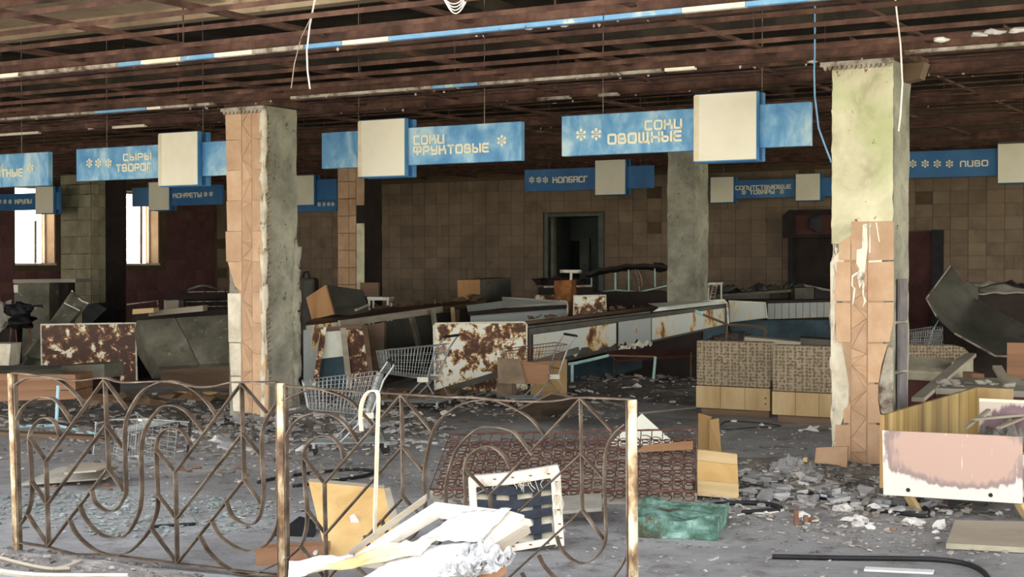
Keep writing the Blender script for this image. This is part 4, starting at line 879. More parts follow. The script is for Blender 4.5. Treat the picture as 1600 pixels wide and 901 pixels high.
build('end_rim', rim(Q(20.6, (1100, 470.5), (1131, 468.5), (1136, 473), (1138, 507)), .014), M['rim'], t)
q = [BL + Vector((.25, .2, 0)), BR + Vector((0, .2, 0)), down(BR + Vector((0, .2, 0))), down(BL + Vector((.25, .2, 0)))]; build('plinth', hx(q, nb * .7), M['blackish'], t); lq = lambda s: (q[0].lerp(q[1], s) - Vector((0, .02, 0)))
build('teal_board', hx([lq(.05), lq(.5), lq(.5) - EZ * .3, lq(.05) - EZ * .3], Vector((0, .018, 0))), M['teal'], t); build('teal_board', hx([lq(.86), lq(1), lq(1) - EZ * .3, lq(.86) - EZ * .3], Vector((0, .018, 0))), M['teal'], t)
solo('bumper_rail', beam(Q3((684, 613, 17.75))[0], P(905, 546, 17.9), .05, .07), M['dark_metal'], 'long grey metal rail propped across the counter end panel', 'rail')
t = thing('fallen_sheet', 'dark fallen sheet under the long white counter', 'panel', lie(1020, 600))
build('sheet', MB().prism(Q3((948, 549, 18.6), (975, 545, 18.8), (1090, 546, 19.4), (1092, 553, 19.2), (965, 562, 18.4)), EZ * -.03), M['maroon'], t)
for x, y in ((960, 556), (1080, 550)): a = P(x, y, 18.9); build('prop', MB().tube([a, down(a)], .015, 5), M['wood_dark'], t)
t = thing('mint_stand', 'mint green tubular stand legs in front of the counter plinth', 'stand', lie(895, 600))
build('bar', MB().tube(Q(18.0, (888, 568.5), (900, 567), (951, 555)), .02, 6), M['mint'], t); a = P(894, 569, 18.0); build('leg', MB().tube([a, down(a)], .02, 6), M['mint'], t)
a = P(1024, 557, 17.9); build('leg', MB().tube([a, down(P(1019, 600, 17.9))], .018, 6), M['mint'], t)
build('back_bar', MB().tube([P(951, 555, 18.0), P(1024, 557, 17.9)], .012, 6), M['wood_dark'], t)
# second white display behind
Y = 21.6
t = thing('display_counter', 'second white display counter with wedge shaped top behind the first', 'counter', down(P(810, 575, Y)))
build('wedge_top', MB().prism(Q3((784, 463.5, 22.2), (884, 470, 21.9), (886.5, 476, 21.8), (787, 481, 21.5)), Vector((0, .04, .0))), M['enamel_clean'], t)
build('wedge_end', MB().prism(Q3((729, 477, 21.5), (785, 470, 21.7), (787, 481, 21.5), (731, 487, 21.3)), Vector((0, .04, 0))), M['enamel_grey'], t)
build('dark_lip', MB().prism(Q3((731, 487, 21.2), (886, 476.5, 21.6), (887, 481.5, 21.6), (732, 493, 21.2)), Vector((0, .3, 0))), M['blackish'], t)
q = Q3((735, 492, 21.3), (886, 481, 21.7), (886, 560, 21.7), (735, 575, 21.3)); q[2].z = q[3].z = 0; build('grey_front', hx(q, Vector((.0, .6, 0))), M['enamel_grey'], t)
build('end_rim', rim(Q3((876, 469.5, 21.6), (885, 471, 21.55), (887, 476, 21.55), (887, 492, 21.55)), .014), M['rim'], t)
Y = 22.6
t = thing('weighing_scale', 'rusty weighing scale with white dial bar on a post', 'scale', down(P(880, 500, Y)))
q = Q(Y, (865.5, 438), (893, 437), (893, 492), (865.5, 492)); build('housing', hx(q, Vector((.09, .25, 0))), M['rusty_box'], t, bevel=.01)
build('dial_bar', hx(Q(Y, (875, 421), (908.5, 421.5), (908.5, 427), (875, 426)), Vector((0, .12, 0))), M['rim'], t, bevel=.01); build('post', MB().tube(Q(Y + .06, (892.5, 426), (892, 439)), .022, 6), M['rim'], t)
q = Q(Y + .02, (866, 492), (893, 492), (893, 500), (866, 500)); build('pedestal', hx([q[0], q[1], down(q[1]), down(q[0])], Vector((.09, .25, 0))), M['blackish'], t)
q = Q(23.4, (835, 460.5), (866, 461), (866, 469), (835, 467)); solo('enamel_board', hx([q[0], q[1], down(q[1]), down(q[0])], Vector((0, .3, 0))), M['enamel_mix'], 'small rust stained white cabinet left of the rusty scale', 'cabinet')
q = Q(21.4, (896.5, 462), (946.5, 461), (947, 490), (896.5, 492)); t = thing('enamel_board', 'rust stained white panel right of the rusty scale', 'panel', down(q[2]))
build('sheet', hx([q[0], q[1], down(q[1]), down(q[0])], Vector((0, .06, 0))), M['enamel_mix'], t, bevel=.02); build('rim', rim([q[3], q[0], q[1], q[2]], .012), M['rim'], t)
t = thing('wooden_crate', 'crate with orange wood end and dark side before the back wall', 'crate', down(P(750, 540, 23.8)))
q = Q(23.6, (714.5, 437.5), (750, 436.5), (750.5, 470), (715.5, 471)); build('end_board', hx(q, Vector((.0, .03, 0))), M['wood_orange'], t); 
q2 = Q3((750, 436.5, 23.62), (798, 433.5, 24.2), (798, 470, 24.2), (750.5, 472, 23.62)); build('dark_side', MB().prism([q[0] + Vector((0, .04, 0)), q2[0] + Vector((0, .02, 0)), q2[1], q2[1] + Vector((-.3, .5, 0))], EZ * -.36), M['dark_metal'], t)
q = Q(23.65, (718, 471), (790, 470), (790, 500), (718, 500)); build('base', hx([q[0], q[1], down(q[1]), down(q[0])], Vector((.05, .4, 0))), M['blackish'], t)
t = thing('wooden_crate', 'tipped crate with orange wood end lying on the dark counter', 'crate', P(500, 497, 20))
pe = Q(19.9, (508.5, 445), (478, 465), (487, 499), (521.5, 491)); off = P(566, 453, 20.9) - pe[0]
build('end_board', MB().prism(pe, Vector((.015, .03, 0))), M['wood_orange'], t); build('dark_side', MB().prism([p + Vector((.012, .03, 0)) for p in pe], off), M['dark_metal'], t)
build('batten', beam(P(556, 484, 19.6), P(574, 476, 20.4), .03, .03), M['wood_grey'], t)
q = Q(24.6, (563, 442), (592, 444), (592, 466), (563, 466)); t = thing('side_table', 'white edged table carrying a brown box by the far tan column', 'table', down(P(590, 540, 24)))
build('top', hx(Q(23.6, (573, 463.5), (608, 464), (608, 469), (574, 469)), Vector((.02, .8, 0))), M['rim'], t)
for x in (577, 606): a = P(x, 468, 23.65); build('leg', MB().tube([a, down(a)], .02, 6), M['rim'], t); build('leg', MB().tube([a + Vector((0, .7, 0)), down(a + Vector((0, .7, 0)))], .02, 6), M['rim'], t)
a = P(563, 442, 24.0); solo('brown_box', MB().box(Vector((P(578, 452, 24).x, 24.05, P(578, 464, 23.65).z + .12)), (.3, .3, .22)), M['wood_dark'], 'small brown box on the white edged table', 'box')
t = thing('padded_machine', 'dark machine with a curved handle behind the tiled column', 'machine', down(P(480, 540, 25)))
q = Q(25, (472, 434), (492, 434), (494, 520), (470, 520)); q[2].z = q[3].z = 0; build('body', hx(q, Vector((0, .5, 0))), M['dark_metal'], t, bevel=.05); build('handle', MB().tube(Q(25, (473, 434), (475, 426), (481, 424), (484, 434)), .02, 6), M['black'], t)
# overturned tables in front of the door
t = thing('dark_counter', 'dark counter strewn with scrap in front of the doorway', 'counter', down(P(960, 545, 23.6)))
q = Q(23.4, (895, 456), (1042, 455), (1042, 540), (895, 540)); q[2].z = q[3].z = 0; build('body', hx(q, Vector((0, .9, 0))), M['blackish'], t); build('front_trim', hx(Q(23.35, (850, 446.5), (925, 445), (925, 448), (850, 449.5)), Vector((0, .6, 0))), M['grey_strip'], t)
q = Q(23.5, (842, 449), (926, 448), (926, 540), (842, 540)); q[2].z = q[3].z = 0; build('wing', hx(q, Vector((0, .5, 0))), M['blackish'], t)
t = thing('upturned_table', 'table with thin pale blue legs and dark draped scrap on the counter', 'table', P(965, 456, 23.7))
for a, b in (((925, 458.5), (962, 453)), ((962, 453), (999, 456)), ((999, 456), (1042, 446))): build('rail', MB().tube([P(*a, 23.5), P(*b, 23.7)], .014, 6), M['mint'], t)
for x, y0, y1 in ((961, 426, 453), (924, 434, 458), (982, 421, 455), (1023, 417, 448)): build('leg', MB().tube([P(x, y0, 23.7), P(x + .5, y1, 23.7)], (.02 if x == 961 else .013), 6), M['mint'], t)
for d in (0, 5): build('wire', MB().tube(Q(23.7, (992 + d, 423), (996 + d, 430), (998 + d, 440), (999 + d, 455)), .008, 5), M['grey_strip'], t)
build('draped_scrap', solidify(build('draped_scrap', MB().grid(lambda a, b: P(915 + 126 * a, 427 - 13 * math.sin(a * 2.2) + 5 * b + 3 * noise.noise(Vector((a * 9, b * 3, 0))), 23.5 + .5 * b), 26, 5), M['blackish'], t), .05).data and MB().blob(P(1030, 418, 23.9), (.16, .2, .07), 2, .5, sub=2), M['blackish'], t)
build('scrap_board', MB().prism(Q3((985, 425, 23.9), (1005, 421, 23.9), (1016, 446, 23.9), (1000, 452, 23.9)), Vector((0, .04, 0))), M['wood_dark'], t)
t = thing('small_table', 'small white edged table right of the grey column', 'table', down(P(1118, 540, 24)))
build('top', hx(Q(23.2, (1107, 441.5), (1127, 441), (1128, 444), (1107, 445)), Vector((.1, .5, 0))), M['rim'], t); a = P(1127, 443, 23.2); build('leg', MB().tube([a, down(a)], .015, 6), M['rim'], t); build('leg', MB().tube([a + Vector((-.15, .4, 0)), down(a + Vector((-.15, .4, 0)))], .015, 6), M['rim'], t)
mb = MB(); pa, pb = P(1112, 470, 20.9), P(1117, 446, 20.9)
mb.add([], []); mb.tube([pa + Vector((-.03, 0, 0)), pb + Vector((-.03, 0, 0))], .008, 4); mb.tube([pa + Vector((.03, 0, 0)), pb + Vector((.03, 0, 0))], .008, 4)
for i in range(5): c = pa.lerp(pb, i / 4); mb.tube([c + Vector((-.03, 0, 0)), c + Vector((.03, 0, 0))], .008, 4)
solo('perforated_bracket', mb, M['grey_strip'], 'small perforated metal bracket sticking up behind the white counter end', 'bracket')
t = thing('display_counter', 'third display counter with pale slatted front left of the right column', 'counter', down(P(1220, 545, 21.6)))
q = Q(21.2, (1138, 470), (1196, 473), (1198.5, 497), (1139, 504)); build('white_panel', MB().sheet(q, .06), M['enamel_white'], t, bevel=.02)
build('panel_rim', rim([q[0], q[1], q[2]], .013), M['rim'], t)
for i in range(9):
    x0 = 1200 + i * 11; build('slat', hx(Q(21.6, (x0, 474 - i * .25), (x0 + 10.3, 473.7 - i * .25), (x0 + 10.3, 498 - i * .4), (x0, 498.5 - i * .4)), Vector((0, .02, 0))), M['enamel_grey'], t)
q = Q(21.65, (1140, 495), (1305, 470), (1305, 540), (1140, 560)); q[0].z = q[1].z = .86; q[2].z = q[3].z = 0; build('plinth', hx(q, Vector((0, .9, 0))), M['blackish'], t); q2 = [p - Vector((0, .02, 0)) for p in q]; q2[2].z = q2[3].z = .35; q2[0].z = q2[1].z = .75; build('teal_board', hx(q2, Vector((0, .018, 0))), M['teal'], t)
q = Q(21.64, (1140, 470), (1305, 468), (1305, 473), (1140, 475)); build('top', hx(q, Vector((0, 1.1, 0))), M['blackish'], t)
t = thing('back_counter', 'long dark grey counter along the back wall right of the column', 'counter', down(P(1180, 540, 24)))
q = Q(23.8, (1108, 464), (1203, 454), (1203, 545), (1108, 545)); q[2].z = q[3].z = 0; build('body', hx(q, Vector((.2, .6, 0))), M['dark_metal'], t); q = Q(23.75, (1108, 461), (1262, 450), (1262, 454), (1108, 465)); build('top', hx(q, Vector((.1, .7, 0))), M['grey_metal'], t)
t = thing('carton', 'grey carton on the counter beside the big right column', 'box', P(1258, 465, 22.2)); build('front', hx(Q(22.2, (1242, 450), (1272, 449), (1272, 469), (1242, 470)), Vector((0, .3, 0))), M['grey_metal'], t); build('flap', MB().prism(Q3((1257, 444, 22.6), (1297, 452, 22.3), (1297, 456, 22.3), (1257, 447, 22.6)), Vector((0, .02, 0))), M['grey_strip'], t); build('dark_box', hx(Q(22.25, (1273, 452), (1300, 455), (1300, 468), (1273, 469)), Vector((0, .3, 0))), M['dark_steel'], t)
t = thing('bent_tube', 'bent mint and rust tube rail beside the patterned seat backs', 'tube', down(P(1140, 560, 18.4)))
build('tube', MB().tube(Q(18.4, (1086, 486), (1098, 491)), .025, 6), M['mint'], t); build('tube', MB().tube(Q(18.4, (1098, 491), (1137, 507), (1165, 508), (1190, 511), (1197, 516), (1193, 530)), .018, 6), M['wood_dark'], t)
a = P(1136, 507, 18.4); build('post', MB().tube([a, down(P(1131, 540, 18.4))], .018, 6), M['wood_dark'], t)
rg = MB()
for i in range(16): rg.blob(down(P(1125 + 3 * i, 540, 18.6 + .03 * (i % 5)), .12 + .5 * abs(math.sin(i * 1.3))), (.12, .1, .1), 60 + i, .6, sub=2)
rg.blob(down(P(1146, 540, 18.6), .2), (.28, .2, .3), 12, .5, .6, 3)
solo('rag_heap', rg, M['dirt_dark'], 'dark heap of rags behind the left patterned seat back', 'rags', sm=True)
q = Q(17.4, (1163, 526), (1250, 534), (1250, 541), (1163, 535)); solo('pale_board', hx([q[0], q[1], down(q[1]), down(q[0])], Vector((.1, .4, 0))), M['wood_grey'], 'grey board edge behind the patterned seat backs', 'board')
q = Q(17.6, (1250, 528), (1300, 531), (1300, 545), (1250, 541)); solo('grey_crate', hx([q[0], q[1], down(q[1]), down(q[0])], Vector((.1, .5, 0))), M['dark_metal'], 'dark grey case just left of the big right column', 'case')
# dark kiosk and red panel on the back wall
t = thing('wall_kiosk', 'dark kiosk with hood against the back wall left of the big column', 'kiosk', UV(u_at(1300, VB), VB - .4, 0))
ua, ub = u_at(1222, VB - .6), u_at(1350, VB - .6); z1, z0 = V(1280, 327, VB - .6).z, V(1280, 371, VB - .6).z
hd = MB(); hd.prism([UV(ua, VB - .6, z0), UV(ua, VB - .6, z1 - .1), UV(ua + .12, VB - .6, z1), UV(ub, VB - .6, z1), UV(ub, VB - .6, z0)], EV * .55); build('hood', hd, M['blackish'], t)
hd = MB(); hd.ubox(ua + .25, ub - .1, VB - .62, VB - .6, z0 + .06, z1 - .1); build('hood_panel', hd, M['maroon'], t); hd = MB().blob(UV(u_at(1280, VB - .6), VB - .62, (z0 + z1) / 2), (.2, .03, .17), 3, .1, sub=2); build('vent', hd, M['black'], t)
ua2 = u_at(1231, VB - .4); hd = MB(); hd.ubox(ua2, ua2 + .08, VB - .4, VB - .02, 0, z0); build('jamb', hd, M['dark_steel'], t); hd = MB(); hd.ubox(ua2 + .08, ub, VB - .2, VB - .02, 0, z0); build('back_panel', hd, M['blackish'], t)
t = thing('red_door', 'dark red door leaf with black jamb right of the big column', 'door', UV(u_at(1440, VB - .2), VB - .2, 0))
ua, ub, uc = u_at(1395, VB - .2), u_at(1457, VB - .2), u_at(1470, VB - .2); z1 = V(1440, 361, VB - .2).z
hd = MB(); hd.ubox(ua, ub, VB - .2, VB - .02, 0, z1); build('leaf', hd, M['maroon'], t); hd = MB(); hd.ubox(ub, uc, VB - .26, VB - .02, 0, z1 + .02); build('jamb', hd, M['black'], t)

# ------------------------------------------------------------------ patterned seats
def seat_back(label, v, x0, x1, ytop, yf, yw, yp, grp):
    u0, u1 = u_at(x0, v), u_at(x1, v); xm = (x0 + x1) / 2; z = [V(xm, y, v).z for y in (ytop, yf, yw)]
    s = thing('sofa_section', label, 'sofa', UV((u0 + u1) / 2, v + .3, 0), grp)
    mb = MB(); mb.ubox(u0, u1, v, v + .16, z[1], z[0]); build('backrest', mb, M['fabric'], s, bevel=.015)
    n = 3
    for i in range(n):
        a, b = u0 + (u1 - u0) * i / n, u0 + (u1 - u0) * (i + 1) / n; mb = MB(); mb.ubox(a + .002, b - .002, v - .004, v + .14, z[2], z[1] - .004); bb = build('base_board', mb, M['veneer_cream'], s)
    mb = MB(); mb.ubox(u0 + .04, u1 - .03, v + .05, v + .6, 0, z[2]); build('plinth', mb, M['wood_dark'], s)
    mb = MB(); mb.ubox(u0, u1, v + .16, v + .62, z[1] - .02, z[1] + .12); build('seat', mb, M['cushion'], s, bevel=.03)
    mb = MB(); mb.ubox(u0 + .01, u1 - .01, v + .14, v + .6, z[2], z[1] - .02); build('seat_box', mb, M['wood_honey'], s)
    for du in (.04, .1): 
        mb = MB(); mb.tube([UV(u1 - .05, v - .008, z[2] + .03 + du), UV(u1 - .05, v + .0, z[2] + .03 + du)], .008, 8); build('bolt', mb, M['black'], bb)
seat_back('left patterned sofa section seen from behind, yellow wooden base', 14.2, 1088, 1204, 533, 604, 639, 648, 'patterned sofa sections')
seat_back('right patterned sofa section seen from behind, touching the big column', 13.85, 1207, 1318, 540, 613, 650, 660, 'patterned sofa sections')
Y = 14.6
t = thing('sofa_section', 'rounded patterned sofa section with grey cushion right of the big column', 'sofa', down(P(1470, 640, Y)), 'patterned sofa sections')
q = Q(Y + .4, (1400, 537), (1492, 539), (1507, 543), (1517, 553), (1520, 566)); build('backrest', MB().prism(q + [down(q[-1], .1), down(q[0], .1)], Vector((0, .14, 0))), M['fabric'], t, bevel=.02)
build('cushion', MB().prism(Q3((1400, 552, Y + .38), (1498, 562, Y + .38), (1480, 582, Y - .05), (1400, 577, Y - .05)), EZ * -.1), M['cushion'], t, bevel=.02)
q = Q(Y - .02, (1400, 580), (1486, 585), (1486, 640), (1400, 640)); q[2].z = q[3].z = 0; build('seat_front', hx(q, Vector((0, .38, 0))), M['maroon'], t)
q = Q3((1487, 566, Y), (1513, 556, Y + .3), (1513, 640, Y + .3), (1487, 640, Y)); q[2].z = q[3].z = 0; build('arm', hx(q, Vector((.06, .03, 0))), M['cushion'], t)
q = Q(Y + .3, (1509, 563), (1518, 562), (1518, 640), (1509, 640)); q[2].z = q[3].z = 0; build('arm_post', hx(q, Vector((0, .08, 0))), M['wood_honey'], t)

# ------------------------------------------------------------------ right: open bench boxes, timbers, fallen case
VQ = 9.2
t = thing('bench_box', 'open wooden box on legs with peach stained white front at right', 'box', UV(u_at(1490, VQ), VQ + .6, 0))
q = [V(x, y, VQ) for x, y in ((1378, 672), (1597, 682), (1597, 787), (1380, 773))]; fpn = build('front_panel', MB().prism(q, EV * .025), M['stain'], t, bevel=.004)
for x, y in ((1419, 765), (1548, 773)): a = V(x, y, VQ); build('screw', MB().tube([a - EV * .006, a], .013, 10), M['black'], fpn)
for x0, x1, yb in ((1420, 1433, 800), (1592, 1608, 815)): 
    a = V(x0, 772 + (x0 - 1380) * .065, VQ + .03); b = down(V(x1, yb, VQ + .1)); build('leg', beam(a, b, .06, .03), M['wood_pale'], t)
us = u_at(1383, VQ + .03); zt = V(1383, 648, VQ + .03).z; vf = v_at(1527, us); zfar = U(1527, 605, us).z
sd = MB().prism([UV(us, VQ + .03, .14), UV(us, vf, .14), UV(us, vf, zfar), UV(us, VQ + .03, zt)], EU * -.025); build('side_panel', sd, M['veneer_dark'], t)
sd = MB(); sd.ubox(us - .027, us + .0, VQ + .02, VQ + .032, .14, zt); build('edge_band', sd, M['wood_honey'], t)
ub = u_at(1583, vf); sd = MB(); sd.ubox(us, ub, vf, vf + .025, .14, zfar - .0); build('back_panel', sd, M['veneer_cream'], t)
ue = u_at(1597, VQ); sd = MB(); sd.ubox(us, ue - .02, VQ + .03, vf, .14, .165); build('floor_board', sd, M['wood_dark'], t)
sd = MB(); sd.ubox(ue - .03, ue - .005, VQ + .03, vf - .3, .14, .4); build('side_panel', sd, M['stain2'], t)
for k in range(2): sd = MB(); sd.ubox(us + .02 + k * (ue - us - .08), us + .07 + k * (ue - us - .08), vf - .1, vf - .05, 0, .14); build('leg', sd, M['wood_pale'], t)
vq2 = 10.35; a, b = u_at(1531, vq2), u_at(1680, vq2); z1 = V(1560, 628, vq2).z
t = thing('bench_box', 'second open box with purple stained panel behind the peach one', 'box', UV((a + b) / 2, vq2, 0)); a2 = max(a, ue + .0)
sd = MB(); sd.ubox(a, b, vq2, vq2 + .025, .17, z1); build('front_panel', sd, M['stain2'], t); sd = MB(); sd.ubox(a, b, vq2 - .004, vq2 + .03, z1, z1 + .02); build('top_edge', sd, M['cream_strip'], t)
sd = MB(); sd.ubox(ue + .04, ue + .09, vq2 + .03, vq2 + .08, 0, .5); build('leg', sd, M['wood_pale'], t)
q = [F(1462, 606, .52), F(1690, 614, .52), F(1690, 592, .52), F(1484, 589, .52)]; t = thing('dusty_bench', 'dusty purple bench strewn with splinters behind the open boxes', 'bench', down(q[0]))
build('top', MB().prism(q, EZ * -.05), M['paper_grey'], t); build('front', MB().prism([q[0] - EZ * .05, q[1] - EZ * .05, down(q[1], .02), down(q[0], .02)], Vector((0, .04, 0))), M['maroon'], t)
for p in (q[0] + Vector((.06, .08, 0)), q[1], q[2], q[3] + Vector((.06, -.04, 0))): build('leg', beam(p - EZ * .05, down(p), .06, .06), M['wood_dark'], t)
for lab, a, b, w, th, mt in (('long grey plank leaning up against the rounded sofa section', (1434, 624, 12.0), (1517, 554, 14.2), .1, .035, 'wood_grey'), ('short splintered plank standing left of the orange board', (1558, 573, 13.2), (1580, 612, 12.6), .08, .03, 'wood_grey'), ('grey plank sloping down to the right picture edge', (1574, 589, 12.9), (1640, 628, 12.3), .12, .03, 'wood_grey')):
    solo('wooden_plank', beam(P(*a), P(*b), w, th), M[mt], lab, 'plank')
q = Q(13.5, (1573.5, 535), (1650, 537), (1650, 595), (1573.5, 592)); solo('orange_board', MB().prism([q[0], q[1], down(q[1], .0), down(q[0], .0)], Vector((.05, .03, 0))), M['wood_brown'], 'orange brown stained board at the right picture edge', 'board')
solo('red_brown_crate', hx(Q(14.3, (1519, 583), (1538, 584), (1538, 640), (1519, 640)), Vector((0, .3, 0))), M['wood_brown'], 'small red brown box right of the rounded sofa', 'box')
t = thing('display_case', 'large dark metal display case fallen on its side at right', 'case', down(P(1560, 620, 16.8)))
L = Q3((1447, 466, 17.4), (1463, 494, 17.2), (1492, 521, 17.0), (1555, 556, 16.6), (1660, 558, 16.2)); Rr = Q3((1485, 415, 18.2), (1503, 440, 18.1), (1522, 466, 18.0), (1548, 481, 17.8), (1660, 540, 17.0))
solidify(build('curved_back', curved(L, Rr, Vector((-.05, .16, -.1)), 10), M['dark_metal'], t, sm=True), .02)
build('edge_rim', rim(L[2:], .012), M['grey_strip'], t); build('edge_rim', rim(Rr, .01), M['grey_metal'], t); build('edge_rim', rim([Rr[0], L[0], L[1]], .01), M['grey_strip'], t)
q = Q(17.6, (1478, 500), (1660, 560), (1660, 640), (1478, 640)); q[2].z = q[3].z = 0; build('case_body', MB().prism(q, Vector((.2, .8, 0))), M['blackish'], t)
q = Q(18.4, (1510, 438), (1528, 450), (1560, 500), (1520, 500)); build('case_end', MB().prism([q[0], q[1], down(q[1]), down(q[0])], Vector((.1, .3, 0))), M['dark_metal'], t)
t = thing('draped_counter', 'dark counter with torn white cloth by the right back wall', 'counter', down(P(1570, 560, 21)))
q = Q(20.6, (1526, 456), (1690, 462), (1690, 560), (1526, 560)); q[2].z = q[3].z = 0; build('body', hx(q, Vector((.2, .8, 0))), M['blackish'], t)
build('white_cloth', solidify(build('white_cloth', MB().grid(lambda a, b: P(1527 + 140 * a, 451 + 8 * b * (1 - .3 * a) - 9 * math.exp(-((a - .25) / .16) ** 2) * (1 - b) + 2 * noise.noise(Vector((a * 8, b * 3, 5))), 20.9 - .35 * b), 24, 5), M['paper_grey'], t, sm=True), .01).data and MB().blob(P(1545, 447, 21.1), (.25, .15, .06), 9, .4, sub=2), M['paper_grey'], t)

# ------------------------------------------------------------------ shopping carts
def make_cart(label):
    t = thing('shopping_cart', label, 'cart', (0, 0, 0), 'abandoned shopping carts'); V3 = Vector
    b = MB(); bot = lambda s, w: V3((-.42 + .62 * s, w * (.17 + .05 * s), .47 - .07 * s)); top = lambda s, w: V3((-.47 + .80 * s, w * (.20 + .07 * s), .74 + .08 * s))
    for w in (-1, 1):
        for i in range(19): s = i / 18; b.tube([bot(s, w), top(s, w)], .0028, 3)
        for k in (0, .25, .5, .75, 1): b.tube([bot(0, w).lerp(top(0, w), k), bot(1, w).lerp(top(1, w), k)], .0035 if 0 < k < 1 else .006, 4)
    for i in range(9):
        w = -1 + 2 * i / 8; b.tube([bot(0, w), top(0, w)], .0028, 3); b.tube([bot(1, w), top(1, w)], .0028, 3); b.tube([bot(0, w), bot(1, w)], .0028, 3)
    for k in (0, .25, .5, .75, 1):
        for s in (0, 1): b.tube([bot(s, -1).lerp(top(s, -1), k), bot(s, 1).lerp(top(s, 1), k)], .004, 4)
    for i in range(12): b.tube([bot(i / 11, -1), bot(i / 11, 1)], .0028, 3)
    build('basket', b, M['wire'], t)
    f = MB()
    for w in (-1, 1):
        f.tube([V3((.45, .27 * w, .93)), V3((.33, .27 * w, .76)), V3((.2, .24 * w, .38)), V3((.12, .24 * w, .36)), V3((-.12, .22 * w, .12)), V3((-.4, .19 * w, .12))], .011, 6)
        f.tube([V3((.2, .24 * w, .38)), V3((.36, .25 * w, .12)), V3((-.4, .19 * w, .12))], .009, 6)
    f.tube([V3((-.4, -.19, .12)), V3((-.4, .19, .12))], .009, 6); f.tube([V3((.36, -.25, .12)), V3((.36, .25, .12))], .009, 6); f.tube([V3((.2, -.24, .38)), V3((.2, .24, .38))], .011, 6)
    for i in range(5): w = -.6 + .3 * i; f.tube([V3((-.4, .19 * w, .12)), V3((.36, .25 * w, .12))], .004, 4)
    build('frame', f, M['wire'], t)
    build('handle', MB().tube([V3((.45, -.29, .93)), V3((.45, .29, .93))], .017, 8), M['black'], t)
    for w in (-1, 1): build('handle_clip', MB().box((.16, .24 * w, .4), (.14, .03, .06)), M['rim'], t)
    for x, w in ((-.38, 1), (-.38, -1), (.35, 1), (.35, -1)):
        c = V3((x, (.19 if x < 0 else .25) * w, .05)); wk = build('wheel_fork', MB().box(c + V3((0, 0, .045)), (.03, .04, .05)), M['wire'], t); build('wheel', MB().tube([c - V3((0, .015, 0)), c + V3((0, .015, 0))], .05, 10), M['dark_steel'], wk)
    return t
cart = make_cart('wire shopping cart with black handle just right of the tiled column')
carts = [(cart, F(545, 706), 12, 0, .8)]
for lab, p, rz, tilt, sc in (('grey wire shopping cart before the peeling door frame, turned away', F(652, 640), -16, 0, .86), ('rusty shopping cart holding cardboard in front of the rusted end panel', F(840, 634), 14, 0, .84), ('half hidden shopping cart right of the big column', F(1446, 590), 20, 0, .85), ('small overturned wire cart lying behind the left fence panel', F(172, 716) + EZ * .2, 62, 97, .62)):
    c_ = copy_tree(cart); c_['label'] = lab; carts.append((c_, p, rz, tilt, sc))
for c_, p, rz, tilt, sc in carts: c_.location = p; c_.rotation_euler = (math.radians(tilt), 0, math.radians(rz)); c_.scale = (sc, sc, sc)
for ch in bpy.data.objects:
    if ch.parent == carts[2][0] and ch.name.startswith('basket'): ch.data = ch.data.copy(); ch.data.materials[0] = M['wire_rust']
t = thing('cardboard_box', 'flattened cardboard box standing in the rusty shopping cart', 'box', P(815, 600, 16)); Y = 15.9
build('front', hx(Q(Y, (777, 558), (812, 562), (822, 600), (778, 598)), Vector((0, .03, 0))), M['cardboard'], t); build('side', hx(Q(Y + .04, (812, 563), (858, 570), (856, 598), (818, 600)), Vector((0, .03, 0))), M['wood_brown'], t)
q = Q(16.6, (776, 596), (800, 598), (800, 630), (776, 630)); solo('cardboard_box', hx([q[0], q[1], down(q[1]), down(q[0])], Vector((.05, .3, 0))), M['cardboard'], 'pale cardboard box standing under the rusty shopping cart', 'box')
q = Q(17.2, (829, 566), (886, 561), (887, 600), (829, 606)); solo('plywood_board', MB().prism([q[0], q[1], down(q[1]), down(q[0])], Vector((0, .03, 0))), M['wood_honey'], 'upright plywood board behind the rusty shopping cart', 'board')
solo('cardboard_sheet', MB().prism([F(803, 641, .18), F(862, 612, .42), F(911, 622, .28), F(870, 648, .02), F(830, 655, .02)], EZ * -.02), M['cardboard'], 'crumpled brown cardboard sheet on the floor under the rusty shopping cart', 'cardboard')

# ------------------------------------------------------------------ springs, boards, foam
BLp, BRp = F(672, 774, .05), F(1087, 778, .05); TLp, TRp = P(704, 688, 10.3), P(1086, 680, 10.1)
t = thing('spring_base', 'rusty spring core of a sofa lying behind the fence', 'spring core', (BLp + BRp) / 2 - EZ * .05)
ex = (BRp - BLp); ey = ((TLp + TRp) / 2 - (BLp + BRp) / 2); nrm = ex.cross(ey).normalized()
if nrm.z < 0: nrm = -nrm
sm_ = MB(); r0 = .04
sm_.tube([Vector((math.cos(a) * r0 * k, math.sin(a) * r0 * k, -.08 + .09 * j / 27)) for j in range(23) for a in (j * 2 * PI / 9,) for k in ((1 - .3 * math.sin(PI * j / 22)),)], .0038, 4)
sme = sm_.mesh('spring'); sme.materials.append(M['spring']); bx = ex.normalized(); by = nrm.cross(bx)
RM = Matrix(((bx.x, by.x, nrm.x), (bx.y, by.y, nrm.y), (bx.z, by.z, nrm.z))).to_4x4()
NC, NR = 23, 6
def sp(a, b): return BLp.lerp(BRp, a).lerp(TLp.lerp(TRp, a), b)
for i in range(NC):
    for j in range(NR): piece('spring', sme, t, Matrix.Translation(sp((i + .5) / NC, (j + .5) / NR) + nrm * .035) @ RM @ Matrix.Rotation(R.random() * 6, 4, 'Z'))
for j in range(NR + 1): build('lacing_wire', MB().tube([sp(a / 16, j / NR) + nrm * (.05 + .006 * math.sin(a * 2.1)) for a in range(17)], .004, 4), M['spring'], t)
for i in range(NC + 1): build('lacing_wire', MB().tube([sp(i / NC, 0) + nrm * .05, sp(i / NC, 1) + nrm * .05], .0035, 4), M['spring'], t)
